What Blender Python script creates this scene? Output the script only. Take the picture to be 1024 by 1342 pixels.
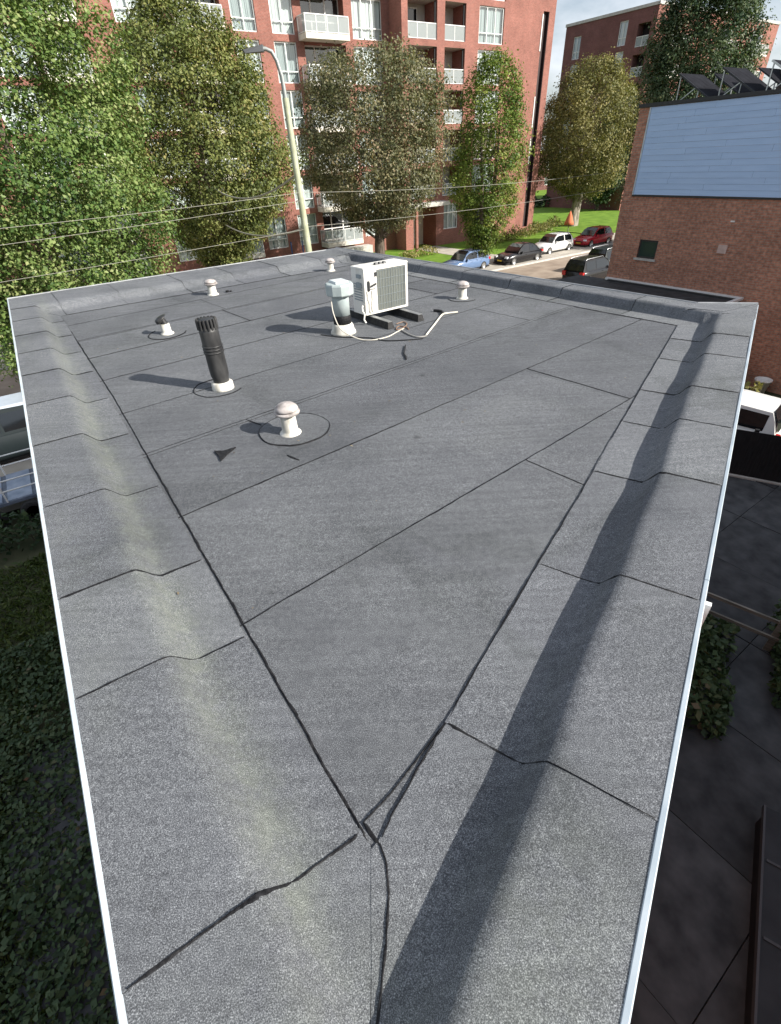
import bpy, math, random
import numpy as np
from mathutils import Vector, Matrix, noise as mnoise

random.seed(7); np.random.seed(7)
for o in list(bpy.data.objects): bpy.data.objects.remove(o)
scene = bpy.context.scene
COL = scene.collection
R = math.radians
# ------------------------------------------------------------------ camera
CAMH = 1.70
pit, rol, f_px = R(36.15), R(-3.09), 637.0
fw = np.array([0, math.cos(pit), -math.sin(pit)]); ri0 = np.array([1., 0, 0]); up0 = np.cross(ri0, fw)
cri = ri0*math.cos(rol) + up0*math.sin(rol); cup = -ri0*math.sin(rol) + up0*math.cos(rol)
cam_d = bpy.data.cameras.new('camera'); cam = bpy.data.objects.new('camera', cam_d); COL.objects.link(cam)
cam_d.sensor_fit = 'HORIZONTAL'; cam_d.sensor_width = 36; cam_d.lens = f_px/1024*36
cam_d.clip_start = 0.05; cam_d.clip_end = 1500
M4 = Matrix.Identity(4)
for i in range(3):
    M4[i][0], M4[i][1], M4[i][2] = cri[i], cup[i], -fw[i]
M4.translation = Vector((0, 0, CAMH)); cam.matrix_world = M4
scene.camera = cam
# ------------------------------------------------------------------ light
SUN_AZ, SUN_EL = 114.0, 30.5
w = bpy.data.worlds.new('World'); scene.world = w; w.use_nodes = True
nt = w.node_tree; bg = nt.nodes['Background']
sky = nt.nodes.new('ShaderNodeTexSky'); sky.sky_type = 'NISHITA'; sky.sun_disc = False
sky.sun_elevation = R(SUN_EL); sky.sun_rotation = R(SUN_AZ); sky.dust_density = 1.6; sky.ozone_density = 1.2
tc = nt.nodes.new('ShaderNodeTexCoord'); mp = nt.nodes.new('ShaderNodeMapping'); mp.inputs['Scale'].default_value = (1, 1, 2.6)
cn = nt.nodes.new('ShaderNodeTexNoise'); cn.inputs['Scale'].default_value = 2.2; cn.inputs['Detail'].default_value = 7; cn.inputs['Roughness'].default_value = .58
cr = nt.nodes.new('ShaderNodeValToRGB'); cr.color_ramp.elements[0].position = .40; cr.color_ramp.elements[1].position = .66
mx = nt.nodes.new('ShaderNodeMixRGB'); mx.inputs['Color2'].default_value = (8.2, 8.6, 9.2, 1)
nt.links.new(tc.outputs['Generated'], mp.inputs['Vector']); nt.links.new(mp.outputs['Vector'], cn.inputs['Vector'])
nt.links.new(cn.outputs['Fac'], cr.inputs['Fac']); nt.links.new(cr.outputs['Color'], mx.inputs['Fac'])
nt.links.new(sky.outputs['Color'], mx.inputs['Color1']); nt.links.new(mx.outputs['Color'], bg.inputs['Color'])
bg.inputs['Strength'].default_value = 0.078
sd = bpy.data.lights.new('sun', 'SUN'); sd.energy = 5.0; sd.angle = R(0.53); sd.color = (1, .95, .87)
sun = bpy.data.objects.new('sun', sd); COL.objects.link(sun)
sv = Vector((math.sin(R(SUN_AZ))*math.cos(R(SUN_EL)), math.cos(R(SUN_AZ))*math.cos(R(SUN_EL)), math.sin(R(SUN_EL))))
sun.rotation_euler = sv.to_track_quat('Z', 'Y').to_euler(); sun.location = sv*60
vs = scene.view_settings; vs.view_transform = 'Standard'; vs.look = 'None'; vs.exposure = 0.74; vs.gamma = 1; vs.use_curve_mapping = False
scene.cycles.max_bounces = 6; scene.cycles.transparent_max_bounces = 12; scene.cycles.caustics_reflective = False; scene.cycles.caustics_refractive = False
G = -6.2
# ------------------------------------------------------------------ materials
MATS = {}
def mat(name, col=(.5, .5, .5), rough=.7, metal=0., spec=.5):
    m = bpy.data.materials.new(name); m.use_nodes = True
    b = m.node_tree.nodes['Principled BSDF']
    b.inputs['Base Color'].default_value = (*col, 1); b.inputs['Roughness'].default_value = rough
    b.inputs['Metallic'].default_value = metal; b.inputs['Specular IOR Level'].default_value = spec
    MATS[name] = m; return m
def nd(m, t, **kw):
    n = m.node_tree.nodes.new(t)
    for k, v in kw.items():
        if k in n.inputs: n.inputs[k].default_value = v
        else: setattr(n, k, v)
    return n
def lk(m, a, b): m.node_tree.links.new(a, b)
def coords(m, scale=(1, 1, 1), kind='Object'):
    t = nd(m, 'ShaderNodeTexCoord'); p = nd(m, 'ShaderNodeMapping'); p.inputs['Scale'].default_value = scale
    lk(m, t.outputs[kind], p.inputs['Vector']); return p.outputs['Vector']
def ramp(m, fac, stops):
    r = nd(m, 'ShaderNodeValToRGB'); e = r.color_ramp.elements
    while len(e) < len(stops): e.new(.5)
    for x, (p, c) in zip(e, stops): x.position = p; x.color = (*c, 1)
    lk(m, fac, r.inputs['Fac']); return r.outputs['Color']
def mix(m, fac, a, b, mode='MIX'):
    n = nd(m, 'ShaderNodeMixRGB', blend_type=mode)
    for s, v in (('Fac', fac), ('Color1', a), ('Color2', b)):
        if hasattr(v, 'is_linked') or isinstance(v, bpy.types.NodeSocket): lk(m, v, n.inputs[s])
        else: n.inputs[s].default_value = v if not isinstance(v, tuple) else (*v, 1)
    return n.outputs['Color']
def bump(m, h, strength=.3, dist=.01):
    n = nd(m, 'ShaderNodeBump'); n.inputs['Strength'].default_value = strength; n.inputs['Distance'].default_value = dist
    lk(m, h, n.inputs['Height']); lk(m, n.outputs['Normal'], m.node_tree.nodes['Principled BSDF'].inputs['Normal'])
def base(m, c): lk(m, c, m.node_tree.nodes['Principled BSDF'].inputs['Base Color'])
def noisy(name, a, b, scale=8, rough=.8, det=5, bs=.2, bd=.01, stretch=(1, 1, 1), spec=.4, lo=.35, hi=.68, kind='Object', metal=0.):
    m = mat(name, a, rough, metal, spec); v = coords(m, stretch, kind)
    n = nd(m, 'ShaderNodeTexNoise', Scale=scale, Detail=det); lk(m, v, n.inputs['Vector'])
    base(m, ramp(m, n.outputs['Fac'], [(lo, a), (hi, b)]))
    if bs: bump(m, n.outputs['Fac'], bs, bd)
    return m
def felt(name, gain, gs, soft):
    m = mat(name, (.15, .15, .16), .88, 0, .35); v = coords(m)
    g = nd(m, 'ShaderNodeTexNoise', Scale=gs, Detail=3., Roughness=.7); lk(m, v, g.inputs['Vector'])
    grain = ramp(m, g.outputs['Fac'], [(.34, (.020, .021, .026)), (.475, (.088, .093, .102)), (.575, (.180, .187, .200)), (.72, (.46, .475, .50))])
    grain = mix(m, soft, grain, (.145, .150, .161))
    grain = mix(m, 1., grain, (gain, gain, gain), 'MULTIPLY')
    g2 = nd(m, 'ShaderNodeTexNoise', Scale=42., Detail=3.); lk(m, v, g2.inputs['Vector'])
    grain = mix(m, 1., grain, ramp(m, g2.outputs['Fac'], [(.3, (.84, .84, .85)), (.7, (1.16, 1.16, 1.15))]), 'MULTIPLY')
    # broad wear
    b = nd(m, 'ShaderNodeTexNoise', Scale=1.1, Detail=6., Roughness=.62); lk(m, v, b.inputs['Vector'])
    grain = mix(m, 1., grain, ramp(m, b.outputs['Fac'], [(.28, (.76, .77, .78)), (.5, (1., 1., 1.)), (.72, (1.18, 1.18, 1.17))]), 'MULTIPLY')
    # roll streaks along the sheet
    v2 = nd(m, 'ShaderNodeMapping'); v2.inputs['Rotation'].default_value = (0, 0, R(-39)); v2.inputs['Scale'].default_value = (1.2, 30, 1)
    lk(m, v, v2.inputs['Vector'])
    s = nd(m, 'ShaderNodeTexNoise', Scale=1.0, Detail=4.); lk(m, v2.outputs['Vector'], s.inputs['Vector'])
    grain = mix(m, .55, grain, ramp(m, s.outputs['Fac'], [(.32, (.80, .80, .81)), (.7, (1.2, 1.2, 1.2))]), 'MULTIPLY')
    # pale scuffs
    sc = nd(m, 'ShaderNodeTexNoise', Scale=9., Detail=8., Roughness=.7, Distortion=1.5); lk(m, v, sc.inputs['Vector'])
    sf = ramp(m, sc.outputs['Fac'], [(.62, (0, 0, 0)), (.78, (.34, .34, .34))])
    grain = mix(m, sf, grain, (.30, .30, .31))
    oi = nd(m, 'ShaderNodeObjectInfo')
    grain = mix(m, 1., grain, ramp(m, oi.outputs['Random'], [(0., (.87, .875, .89)), (1., (1.08, 1.085, 1.08))]), 'MULTIPLY')
    # dried ponding marks and dark grime spots
    pn = nd(m, 'ShaderNodeTexNoise', Scale=.55, Detail=9., Roughness=.55, Distortion=.6); lk(m, v, pn.inputs['Vector'])
    grain = mix(m, 1., grain, ramp(m, pn.outputs['Fac'], [(.40, (1, 1, 1)), (.455, (.84, .85, .83)), (.47, (.98, .985, .97)), (.62, (1, 1, 1)), (.66, (1.07, 1.07, 1.05))]), 'MULTIPLY')
    dn = nd(m, 'ShaderNodeTexNoise', Scale=3.2, Detail=9., Roughness=.72); lk(m, v, dn.inputs['Vector'])
    grain = mix(m, 1., grain, ramp(m, dn.outputs['Fac'], [(.27, (.55, .55, .54)), (.36, (1, 1, 1))]), 'MULTIPLY')
    # algae film: vertex attribute sets where it grows
    at = nd(m, 'ShaderNodeAttribute', attribute_name='algae')
    an = nd(m, 'ShaderNodeTexNoise', Scale=7., Detail=9., Roughness=.72); lk(m, v, an.inputs['Vector'])
    am = nd(m, 'ShaderNodeMath', operation='MULTIPLY'); lk(m, at.outputs['Fac'], am.inputs[0])
    lk(m, ramp(m, an.outputs['Fac'], [(.38, (.22, .22, .22)), (.5, (.7, .7, .7)), (.58, (1, 1, 1))]), am.inputs[1])
    alg = mix(m, 1., grain, (1.12, 1.15, 1.0), 'MULTIPLY')
    alg = mix(m, .24, alg, (.185, .198, .165))
    grain = mix(m, am.outputs['Value'], grain, alg)
    base(m, grain); bump(m, g.outputs['Fac'], .45, .003)
    return m
felt_m = felt('mineral_felt', 1.03, 300., .12)
felt_field = felt('mineral_felt_field', .83, 300., .15)
def tar():
    m = noisy('bitumen_tar', (.005, .005, .006), (.022, .022, .024), 60, .62, 4, .8, .006, spec=.25); return m
tar_m = tar()
def brick_mat(name, c1, c2, mortar, bw, bh, off_axis='xz', mort=.012, vary=.5, bumpd=.006, big=.25):
    m = mat(name, c1, .88, 0, .25)
    t = nd(m, 'ShaderNodeTexCoord'); s = nd(m, 'ShaderNodeSeparateXYZ'); c = nd(m, 'ShaderNodeCombineXYZ')
    lk(m, t.outputs['Object'], s.inputs[0])
    ad = nd(m, 'ShaderNodeMath', operation='ADD'); lk(m, s.outputs['X'], ad.inputs[0]); lk(m, s.outputs['Y'], ad.inputs[1])
    lk(m, ad.outputs[0], c.inputs['X']); lk(m, s.outputs['Z'], c.inputs['Y'])
    b = nd(m, 'ShaderNodeTexBrick'); lk(m, c.outputs[0], b.inputs['Vector'])
    b.inputs['Color1'].default_value = (*c1, 1); b.inputs['Color2'].default_value = (*c2, 1); b.inputs['Mortar'].default_value = (*mortar, 1)
    b.inputs['Scale'].default_value = 1.; b.inputs['Brick Width'].default_value = bw; b.inputs['Row Height'].default_value = bh
    b.inputs['Mortar Size'].default_value = mort; b.inputs['Mortar Smooth'].default_value = .3; b.inputs['Bias'].default_value = -.1
    n = nd(m, 'ShaderNodeTexNoise', Scale=.55, Detail=7., Roughness=.65); lk(m, t.outputs['Object'], n.inputs['Vector'])
    col = mix(m, big*3 if big*3 < 1 else 1., b.outputs['Color'], ramp(m, n.outputs['Fac'], [(.3, (.66, .64, .63)), (.7, (1.25, 1.22, 1.2))]), 'MULTIPLY')
    n2 = nd(m, 'ShaderNodeTexNoise', Scale=9., Detail=3.); lk(m, c.outputs[0], n2.inputs['Vector'])
    col = mix(m, vary, col, ramp(m, n2.outputs['Fac'], [(.32, (.62, .62, .64)), (.68, (1.35, 1.3, 1.28))]), 'MULTIPLY')
    base(m, col)
    inv = nd(m, 'ShaderNodeMath', operation='SUBTRACT'); inv.inputs[0].default_value = 1; lk(m, b.outputs['Fac'], inv.inputs[1])
    bump(m, inv.outputs[0], .7, bumpd)
    return m
brick_red = brick_mat('red_brick', (.315, .122, .096), (.245, .092, .073), (.29, .20, .165), .22, .0715, mort=.010, vary=.35)
brick_darkened = brick_mat('darkened_red_brick', (.21, .085, .078), (.17, .070, .066), (.17, .12, .11), .22, .0715, mort=.010, vary=.35)  # red brick darkened: the second block's wall shade is put into the colour
brick_side = brick_mat('orange_brown_brick', (.50, .245, .165), (.37, .17, .118), (.36, .28, .22), .23, .078, mort=.012, vary=.75, bumpd=.012)
white_m = noisy('white_paint', (.72, .72, .70), (.82, .82, .80), 12, .45, 3, .05, .004)
cream_m = noisy('cream_render', (.62, .58, .50), (.72, .68, .60), 3, .8, 5, .1)
conc_m = noisy('pale_concrete', (.42, .40, .37), (.56, .54, .50), 4, .85, 6, .2)
alu_m = noisy('white_aluminium', (.43, .50, .55), (.58, .64, .68), 5, .38, 7, .05, .002, spec=.5)
grey_m = mat('grey_plastic', (.28, .32, .34), .45)
dark_m = mat('dark_metal', (.025, .027, .03), .5)
black_rub = noisy('black_rubber', (.010, .010, .011), (.03, .03, .03), 25, .75, 4, .3, .004)
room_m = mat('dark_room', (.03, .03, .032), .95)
soffit_m = noisy('soffit_board', (.48, .46, .42), (.58, .55, .50), 2, .8, 3, 0)
def vary_objects(m, lo, hi):
    sk_ = m.node_tree.nodes['Principled BSDF'].inputs['Base Color']; src = sk_.links[0].from_socket; oi = nd(m, 'ShaderNodeObjectInfo')
    base(m, mix(m, 1., src, ramp(m, oi.outputs['Random'], [(0., (lo, lo, lo)), (1., (hi, hi, hi))]), 'MULTIPLY'))
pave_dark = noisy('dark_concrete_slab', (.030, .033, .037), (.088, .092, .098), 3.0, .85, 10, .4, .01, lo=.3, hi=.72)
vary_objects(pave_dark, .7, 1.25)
wood_m = noisy('weathered_wood', (.13, .125, .105), (.25, .235, .20), 3, .85, 6, .3, .006, (1, 1, 12))
wooddk = noisy('dark_stained_wood', (.006, .006, .007), (.016, .016, .018), 3, .7, 5, .3, .006, (8, 1, 1))
bark_m = noisy('bark', (.055, .045, .035), (.16, .13, .10), 6, .95, 7, .9, .03, (1, 1, .25))
barkpale = noisy('pale_bark', (.14, .12, .10), (.36, .32, .26), 4, .95, 6, .6, .02, (1, 1, .4))
lamp_m = noisy('green_lamp_paint', (.36, .38, .25), (.47, .49, .35), 5, .6, 4, .05)
def glass():
    m = mat('window_glass', (.02, .025, .03), .04); t = m.node_tree
    out = [n for n in t.nodes if n.type == 'OUTPUT_MATERIAL'][0]
    tr = nd(m, 'ShaderNodeBsdfTransparent'); tr.inputs['Color'].default_value = (.80, .86, .86, 1)
    gl = nd(m, 'ShaderNodeBsdfGlossy'); gl.inputs['Roughness'].default_value = .02; gl.inputs['Color'].default_value = (.95, .98, 1, 1)
    fc = nd(m, 'ShaderNodeLayerWeight'); fc.inputs['Blend'].default_value = .25
    fr = nd(m, 'ShaderNodeMath', operation='MULTIPLY_ADD'); lk(m, fc.outputs['Facing'], fr.inputs[0]); fr.inputs[1].default_value = .55; fr.inputs[2].default_value = .06
    ms = nd(m, 'ShaderNodeMixShader'); lk(m, fr.outputs[0], ms.inputs[0]); lk(m, tr.outputs[0], ms.inputs[1]); lk(m, gl.outputs[0], ms.inputs[2])
    lk(m, ms.outputs[0], out.inputs['Surface']); return m
glass_m = glass()
def frosted():
    m = mat('frosted_balcony_glass', (.40, .44, .44), .25); t = m.node_tree
    out = [n for n in t.nodes if n.type == 'OUTPUT_MATERIAL'][0]; b = t.nodes['Principled BSDF']
    tr = nd(m, 'ShaderNodeBsdfTransparent'); ms = nd(m, 'ShaderNodeMixShader'); ms.inputs[0].default_value = .55
    lk(m, tr.outputs[0], ms.inputs[1]); lk(m, b.outputs[0], ms.inputs[2]); lk(m, ms.outputs[0], out.inputs['Surface']); return m
frost_m = frosted()
curt_m = noisy('pale_curtain', (.62, .62, .60), (.84, .84, .82), 3., .9, 3, 0, .02, (6, 1, .15))
curt_g = noisy('grey_curtain', (.34, .37, .37), (.58, .61, .60), 2.5, .9, 3, 0, .02, (6, 1, .15))
carglass = mat('car_glass', (.008, .010, .012), .05, 0, .8)
def paint(name, c, rough=.25):
    m = mat(name, c, rough, .0, .5); b = m.node_tree.nodes['Principled BSDF']; b.inputs['Coat Weight'].default_value = .3 if rough < .4 else 0; b.inputs['Specular IOR Level'].default_value = .3; b.inputs['Coat Roughness'].default_value = .06
    v = coords(m); n = nd(m, 'ShaderNodeTexNoise', Scale=3., Detail=6.); lk(m, v, n.inputs['Vector'])
    base(m, mix(m, .35, c, ramp(m, n.outputs['Fac'], [(.3, tuple(x*.8 for x in c)), (.75, tuple(min(1, x*1.1+.004) for x in c))])))
    return m
def leafmat(name, stops, trans=.24):
    m = mat(name, stops[0], .5, 0, .25); t = m.node_tree
    out = [n for n in t.nodes if n.type == 'OUTPUT_MATERIAL'][0]; b = t.nodes['Principled BSDF']
    at = nd(m, 'ShaderNodeAttribute', attribute_name='tint')
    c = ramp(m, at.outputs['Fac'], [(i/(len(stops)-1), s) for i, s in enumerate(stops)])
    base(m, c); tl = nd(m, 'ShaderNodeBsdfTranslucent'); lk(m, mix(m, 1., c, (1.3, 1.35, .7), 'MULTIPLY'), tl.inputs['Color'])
    ms = nd(m, 'ShaderNodeMixShader'); ms.inputs[0].default_value = trans
    lk(m, b.outputs[0], ms.inputs[1]); lk(m, tl.outputs[0], ms.inputs[2]); lk(m, ms.outputs[0], out.inputs['Surface']); return m
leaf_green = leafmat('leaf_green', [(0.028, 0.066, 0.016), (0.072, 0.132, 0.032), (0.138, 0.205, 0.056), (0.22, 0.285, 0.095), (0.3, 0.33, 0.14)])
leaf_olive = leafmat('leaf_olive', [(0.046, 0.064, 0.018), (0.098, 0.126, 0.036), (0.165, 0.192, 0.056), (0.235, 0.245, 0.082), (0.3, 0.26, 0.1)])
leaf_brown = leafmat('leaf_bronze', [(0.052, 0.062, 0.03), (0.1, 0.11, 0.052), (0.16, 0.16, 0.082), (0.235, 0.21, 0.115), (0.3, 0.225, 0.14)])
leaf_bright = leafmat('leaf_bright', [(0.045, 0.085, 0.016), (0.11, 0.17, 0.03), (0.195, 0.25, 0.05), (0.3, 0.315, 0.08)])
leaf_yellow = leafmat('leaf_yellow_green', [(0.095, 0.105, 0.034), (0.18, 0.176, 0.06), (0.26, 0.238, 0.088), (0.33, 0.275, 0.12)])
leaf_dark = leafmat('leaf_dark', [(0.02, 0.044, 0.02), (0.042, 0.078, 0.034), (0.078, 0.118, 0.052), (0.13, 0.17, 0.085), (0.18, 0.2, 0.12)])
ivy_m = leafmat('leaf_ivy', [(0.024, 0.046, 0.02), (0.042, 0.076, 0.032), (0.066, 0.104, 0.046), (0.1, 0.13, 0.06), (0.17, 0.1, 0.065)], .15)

# ------------------------------------------------------------------ mesh helpers
class MB:
    def __init__(s): s.v = []; s.f = []; s.m = []; s.sm = []; s.at = {}
    def add(s, vs_, fs, mi=0, smooth=False):
        b = len(s.v); s.v += [tuple(map(float, p)) for p in vs_]
        for f in fs: s.f.append(tuple(i+b for i in f)); s.m.append(mi); s.sm.append(smooth)
        return b
    def box(s, x0, x1, y0, y1, z0, z1, mi=0, top=None):
        ix, iy = (0, 0) if top is None else top
        vs_ = [(x0, y0, z0), (x1, y0, z0), (x1, y1, z0), (x0, y1, z0), (x0+ix, y0+iy, z1), (x1-ix, y0+iy, z1), (x1-ix, y1-iy, z1), (x0+ix, y1-iy, z1)]
        s.add(vs_, [(0, 3, 2, 1), (4, 5, 6, 7), (0, 1, 5, 4), (1, 2, 6, 5), (2, 3, 7, 6), (3, 0, 4, 7)], mi)
    def quad(s, a, b, c, d, mi=0): s.add([a, b, c, d], [(0, 1, 2, 3)], mi)
    def bar(s, a, b, w_, h_, mi=0, up=(0, 0, 1)):
        a, b = Vector(a), Vector(b); d = (b-a).normalized(); u = Vector(up)
        if abs(d.dot(u)) > .95: u = Vector((1, 0, 0))
        x = d.cross(u).normalized()*w_/2; y = x.cross(d).normalized()*h_/2
        vs_ = [a-x-y, a+x-y, a+x+y, a-x+y, b-x-y, b+x-y, b+x+y, b-x+y]
        s.add(vs_, [(3, 2, 1, 0), (4, 5, 6, 7), (0, 1, 5, 4), (1, 2, 6, 5), (2, 3, 7, 6), (3, 0, 4, 7)], mi)
    def tube(s, pts, rad, n=8, mi=0, cap=True, smooth=True):
        pts = [Vector(p) for p in pts]; rad = rad if isinstance(rad, (list, tuple)) else [rad]*len(pts)
        rings = []; x = None
        for i, p in enumerate(pts):
            d = (pts[min(i+1, len(pts)-1)]-pts[max(i-1, 0)])
            d = d.normalized() if d.length > 1e-9 else Vector((0, 0, 1))
            if x is None: x = d.orthogonal().normalized()
            else:
                x = x-d*x.dot(d); x = x.normalized() if x.length > 1e-6 else d.orthogonal().normalized()
            y = d.cross(x)
            rings.append([p+(x*math.cos(k*2*math.pi/n)+y*math.sin(k*2*math.pi/n))*rad[i] for k in range(n)])
        vs_ = [v for r_ in rings for v in r_]; fs = []
        for i in range(len(pts)-1):
            for k in range(n): fs.append((i*n+k, i*n+(k+1) % n, (i+1)*n+(k+1) % n, (i+1)*n+k))
        s.add(vs_, fs, mi, smooth)
        if cap:
            L = len(pts)-1
            s.add(rings[0], [tuple(range(n-1, -1, -1))], mi); s.add(rings[L], [tuple(range(n))], mi)
    def lathe(s, prof, n=20, c=(0, 0, 0), mi=0, smooth=True, axis='z'):
        vs_ = []; fs = []
        for r_, z in prof:
            for k in range(n):
                a = k*2*math.pi/n
                p = (r_*math.cos(a), r_*math.sin(a), z)
                if axis == 'y': p = (p[0], p[2], p[1])
                vs_.append((c[0]+p[0], c[1]+p[1], c[2]+p[2]))
        for i in range(len(prof)-1):
            for k in range(n):
                q = (i*n+k, i*n+(k+1) % n, (i+1)*n+(k+1) % n, (i+1)*n+k)
                fs.append(q if axis == 'z' else q[::-1])
        fs.append(tuple(range(n-1, -1, -1))); L = (len(prof)-1)*n; fs.append(tuple(range(L, L+n)))
        s.add(vs_, fs, mi, smooth)
    def mesh(s, name, mats):
        me = bpy.data.meshes.new(name); me.from_pydata(s.v, [], s.f)
        for m in (mats if isinstance(mats, (list, tuple)) else [mats]): me.materials.append(m)
        me.polygons.foreach_set('material_index', s.m); me.polygons.foreach_set('use_smooth', s.sm)
        for k, vals in s.at.items():
            a = me.attributes.new(k, 'FLOAT', 'POINT'); a.data.foreach_set('value', vals)
        me.update(); return me
    def build(s, name, mats, parent=None, loc=(0, 0, 0), rotz=0):
        o = bpy.data.objects.new(name, s.mesh(name, mats)); COL.objects.link(o)
        o.location = loc; o.rotation_euler = (0, 0, rotz)
        if parent is not None: o.parent = parent
        return o
def inst(name, me, parent=None, loc=(0, 0, 0), rotz=0):
    o = bpy.data.objects.new(name, me); COL.objects.link(o); o.location = loc; o.rotation_euler = (0, 0, rotz)
    if parent is not None: o.parent = parent
    return o
def tag(o, label=None, cat=None, group=None, kind=None):
    if label: o['label'] = label
    if cat: o['category'] = cat
    if group: o['group'] = group
    if kind: o['kind'] = kind
    return o
def thing(name, label, cat, loc=(0, 0, 0), rotz=0, group=None):
    o = bpy.data.objects.new(name, None); COL.objects.link(o); o.empty_display_size = .3
    o.location = loc; o.rotation_euler = (0, 0, rotz); return tag(o, label, cat, group)
def copy_tree(o, parent=None):
    c = o.copy(); COL.objects.link(c)
    if parent is not None: c.parent = parent
    for ch in list(o.children): copy_tree(ch, c)
    return c
def np_mesh(name, V, F, mats, attr=None, parent=None, smooth=False):
    me = bpy.data.meshes.new(name); nf, k = F.shape
    me.vertices.add(len(V)); me.vertices.foreach_set('co', np.ascontiguousarray(V, np.float32).ravel())
    me.loops.add(nf*k); me.loops.foreach_set('vertex_index', np.ascontiguousarray(F, np.int32).ravel())
    me.polygons.add(nf); me.polygons.foreach_set('loop_start', np.arange(0, nf*k, k, dtype=np.int32)); me.polygons.foreach_set('loop_total', np.full(nf, k, np.int32))
    if smooth: me.polygons.foreach_set('use_smooth', np.ones(nf, bool))
    me.materials.append(mats)
    if attr is not None:
        a = me.attributes.new('tint', 'FLOAT', 'FACE'); a.data.foreach_set('value', np.ascontiguousarray(attr, np.float32))
    me.update(calc_edges=True)
    o = bpy.data.objects.new(name, me); COL.objects.link(o)
    if parent is not None: o.parent = parent
    return o

# ------------------------------------------------------------------ setting: ground, road, lawn
AZB = R(57.3); DB = np.array([math.sin(AZB), math.cos(AZB)]); NB = np.array([math.cos(AZB), -math.sin(AZB)])   # street direction and normal towards us
RZB = R(90-57.3)
def sheet(name, x0, x1, y0, y1, z, m, loc=(0, 0), rz=0, nx=1, ny=1, kind='structure'):
    b = MB(); xs = np.linspace(x0, x1, nx+1); ys = np.linspace(y0, y1, ny+1)
    vs_ = [(x, y, 0) for y in ys for x in xs]; fs = [(j*(nx+1)+i, j*(nx+1)+i+1, (j+1)*(nx+1)+i+1, (j+1)*(nx+1)+i) for j in range(ny) for i in range(nx)]
    b.add(vs_, fs); o = b.build(name, m, None, (loc[0], loc[1], z), rz); o['kind'] = kind; return o
soil_m = noisy('garden_soil', (.035, .045, .018), (.085, .085, .045), 1.3, .95, 8, .6, .05)
lawn_m = noisy('lawn_grass', (.10, .19, .02), (.17, .28, .035), .9, .9, 9, .6, .05, spec=.2)
asph_m = noisy('street_paving', (.25, .195, .15), (.37, .30, .235), .8, .9, 9, .3, .01)
def klinker():
    m = brick_mat('street_clinker', (.30, .22, .165), (.24, .175, .135), (.17, .13, .10), .21, .10, mort=.01)
    return m
pav_m = noisy('pavement_tiles', (.36, .33, .28), (.47, .43, .37), 1.5, .9, 8, .25, .01)
sheet('ground', -900, 900, -900, 900, G-.02, soil_m, (0, 60))
# street frame: x along the street, y away from us; c = distance towards us measured from the origin
def street_sheet(name, c0, c1, z, m, x0=-70, x1=160): return sheet(name, x0, x1, -c1, -c0, z, m, (0, 0), RZB)
street_sheet('road', -31.2, -19.5, G+.0, asph_m)
street_sheet('pavement', -19.5+.001, -15.8, G+.10, pav_m, -60, 8)
street_sheet('pavement', -36.5, -31.3, G+.10, pav_m)
street_sheet('lawn', -47.5, -36.5, G+.09, lawn_m, -60, 52)
street_sheet('lawn', -120.0, -36.5, G+.085, lawn_m, 52.5, 140)
b = MB()
for k in range(100):
    b.box(-70+k*2.0, -70+k*2.0+1.985, 31.18, 31.34, 0, .125)
kb = b.build('kerb', conc_m, None, (0, 0, G), RZB); kb['kind'] = 'structure'
b = MB()
for k in range(34):
    b.box(-60+k*2.0, -60+k*2.0+1.985, 19.4, 19.56, 0, .125)
kb = b.build('kerb', conc_m, None, (0, 0, G), RZB); kb['kind'] = 'structure'
sheet('garden_path', -1.4, 1.4, 36.4, 45.2, G+.112, pav_m, tuple((35.1*DB).tolist()), RZB)

# ------------------------------------------------------------------ the flat roof
N_ = np.array([-.12, -.65]); FL = np.array([-6.03, 8.62]); FA = np.array([-.90, 12.19]); PR = np.array([4.18, 5.54]); FRX = np.array([4.42, 5.88])
def unit(a): return a/np.linalg.norm(a)
dL, dF, dG, dR = unit(FL-N_), unit(FA-FL), unit(PR-FA), unit(PR-N_)
inn = lambda d, toward: (lambda n: n if n@toward > 0 else -n)(np.array([d[1], -d[0]]))
CEN = np.array([-.6, 6.])
iL, iF, iG, iR = inn(dL, CEN-N_), inn(dF, CEN-FL), inn(dG, CEN-FA), inn(dR, CEN-N_)
def sst(a, b, x): t = np.clip((x-a)/(b-a), 0, 1); return t*t*(3-2*t)
def ripple(t, ph): return .006*math.sin(t*6.28/1.0+ph)+.007*math.sin(t*2.3+ph*2)
def zsurf(x, y):
    p = np.array([x, y])
    a = (p-N_)@iL; t = (p-N_)@dL; q = ripple(t, .4); zL = .100*(1-sst(.335+q, .455+q, a))
    a = (p-N_)@iR; t = (p-N_)@dR; q = ripple(t, 1.7); zR = .102*(1-sst(.325+q, .425+q, a))
    a = (p-FL)@iF; t = (p-FL)@dF; q = ripple(t, 2.2); zF = .100*(1-sst(.92+q, 1.10+q, a))
    a = (p-FA)@iG; t = (p-FA)@dG; q = ripple(t, 3.1)*.5; zG = .118*(1-sst(.27+q, .335+q, a))
    und = .003*mnoise.noise(Vector((x*1.3, y*1.3, 0)))+.0012*mnoise.noise(Vector((x*5, y*5, 3)))
    return max(zL, zR, zF, zG)+und
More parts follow.
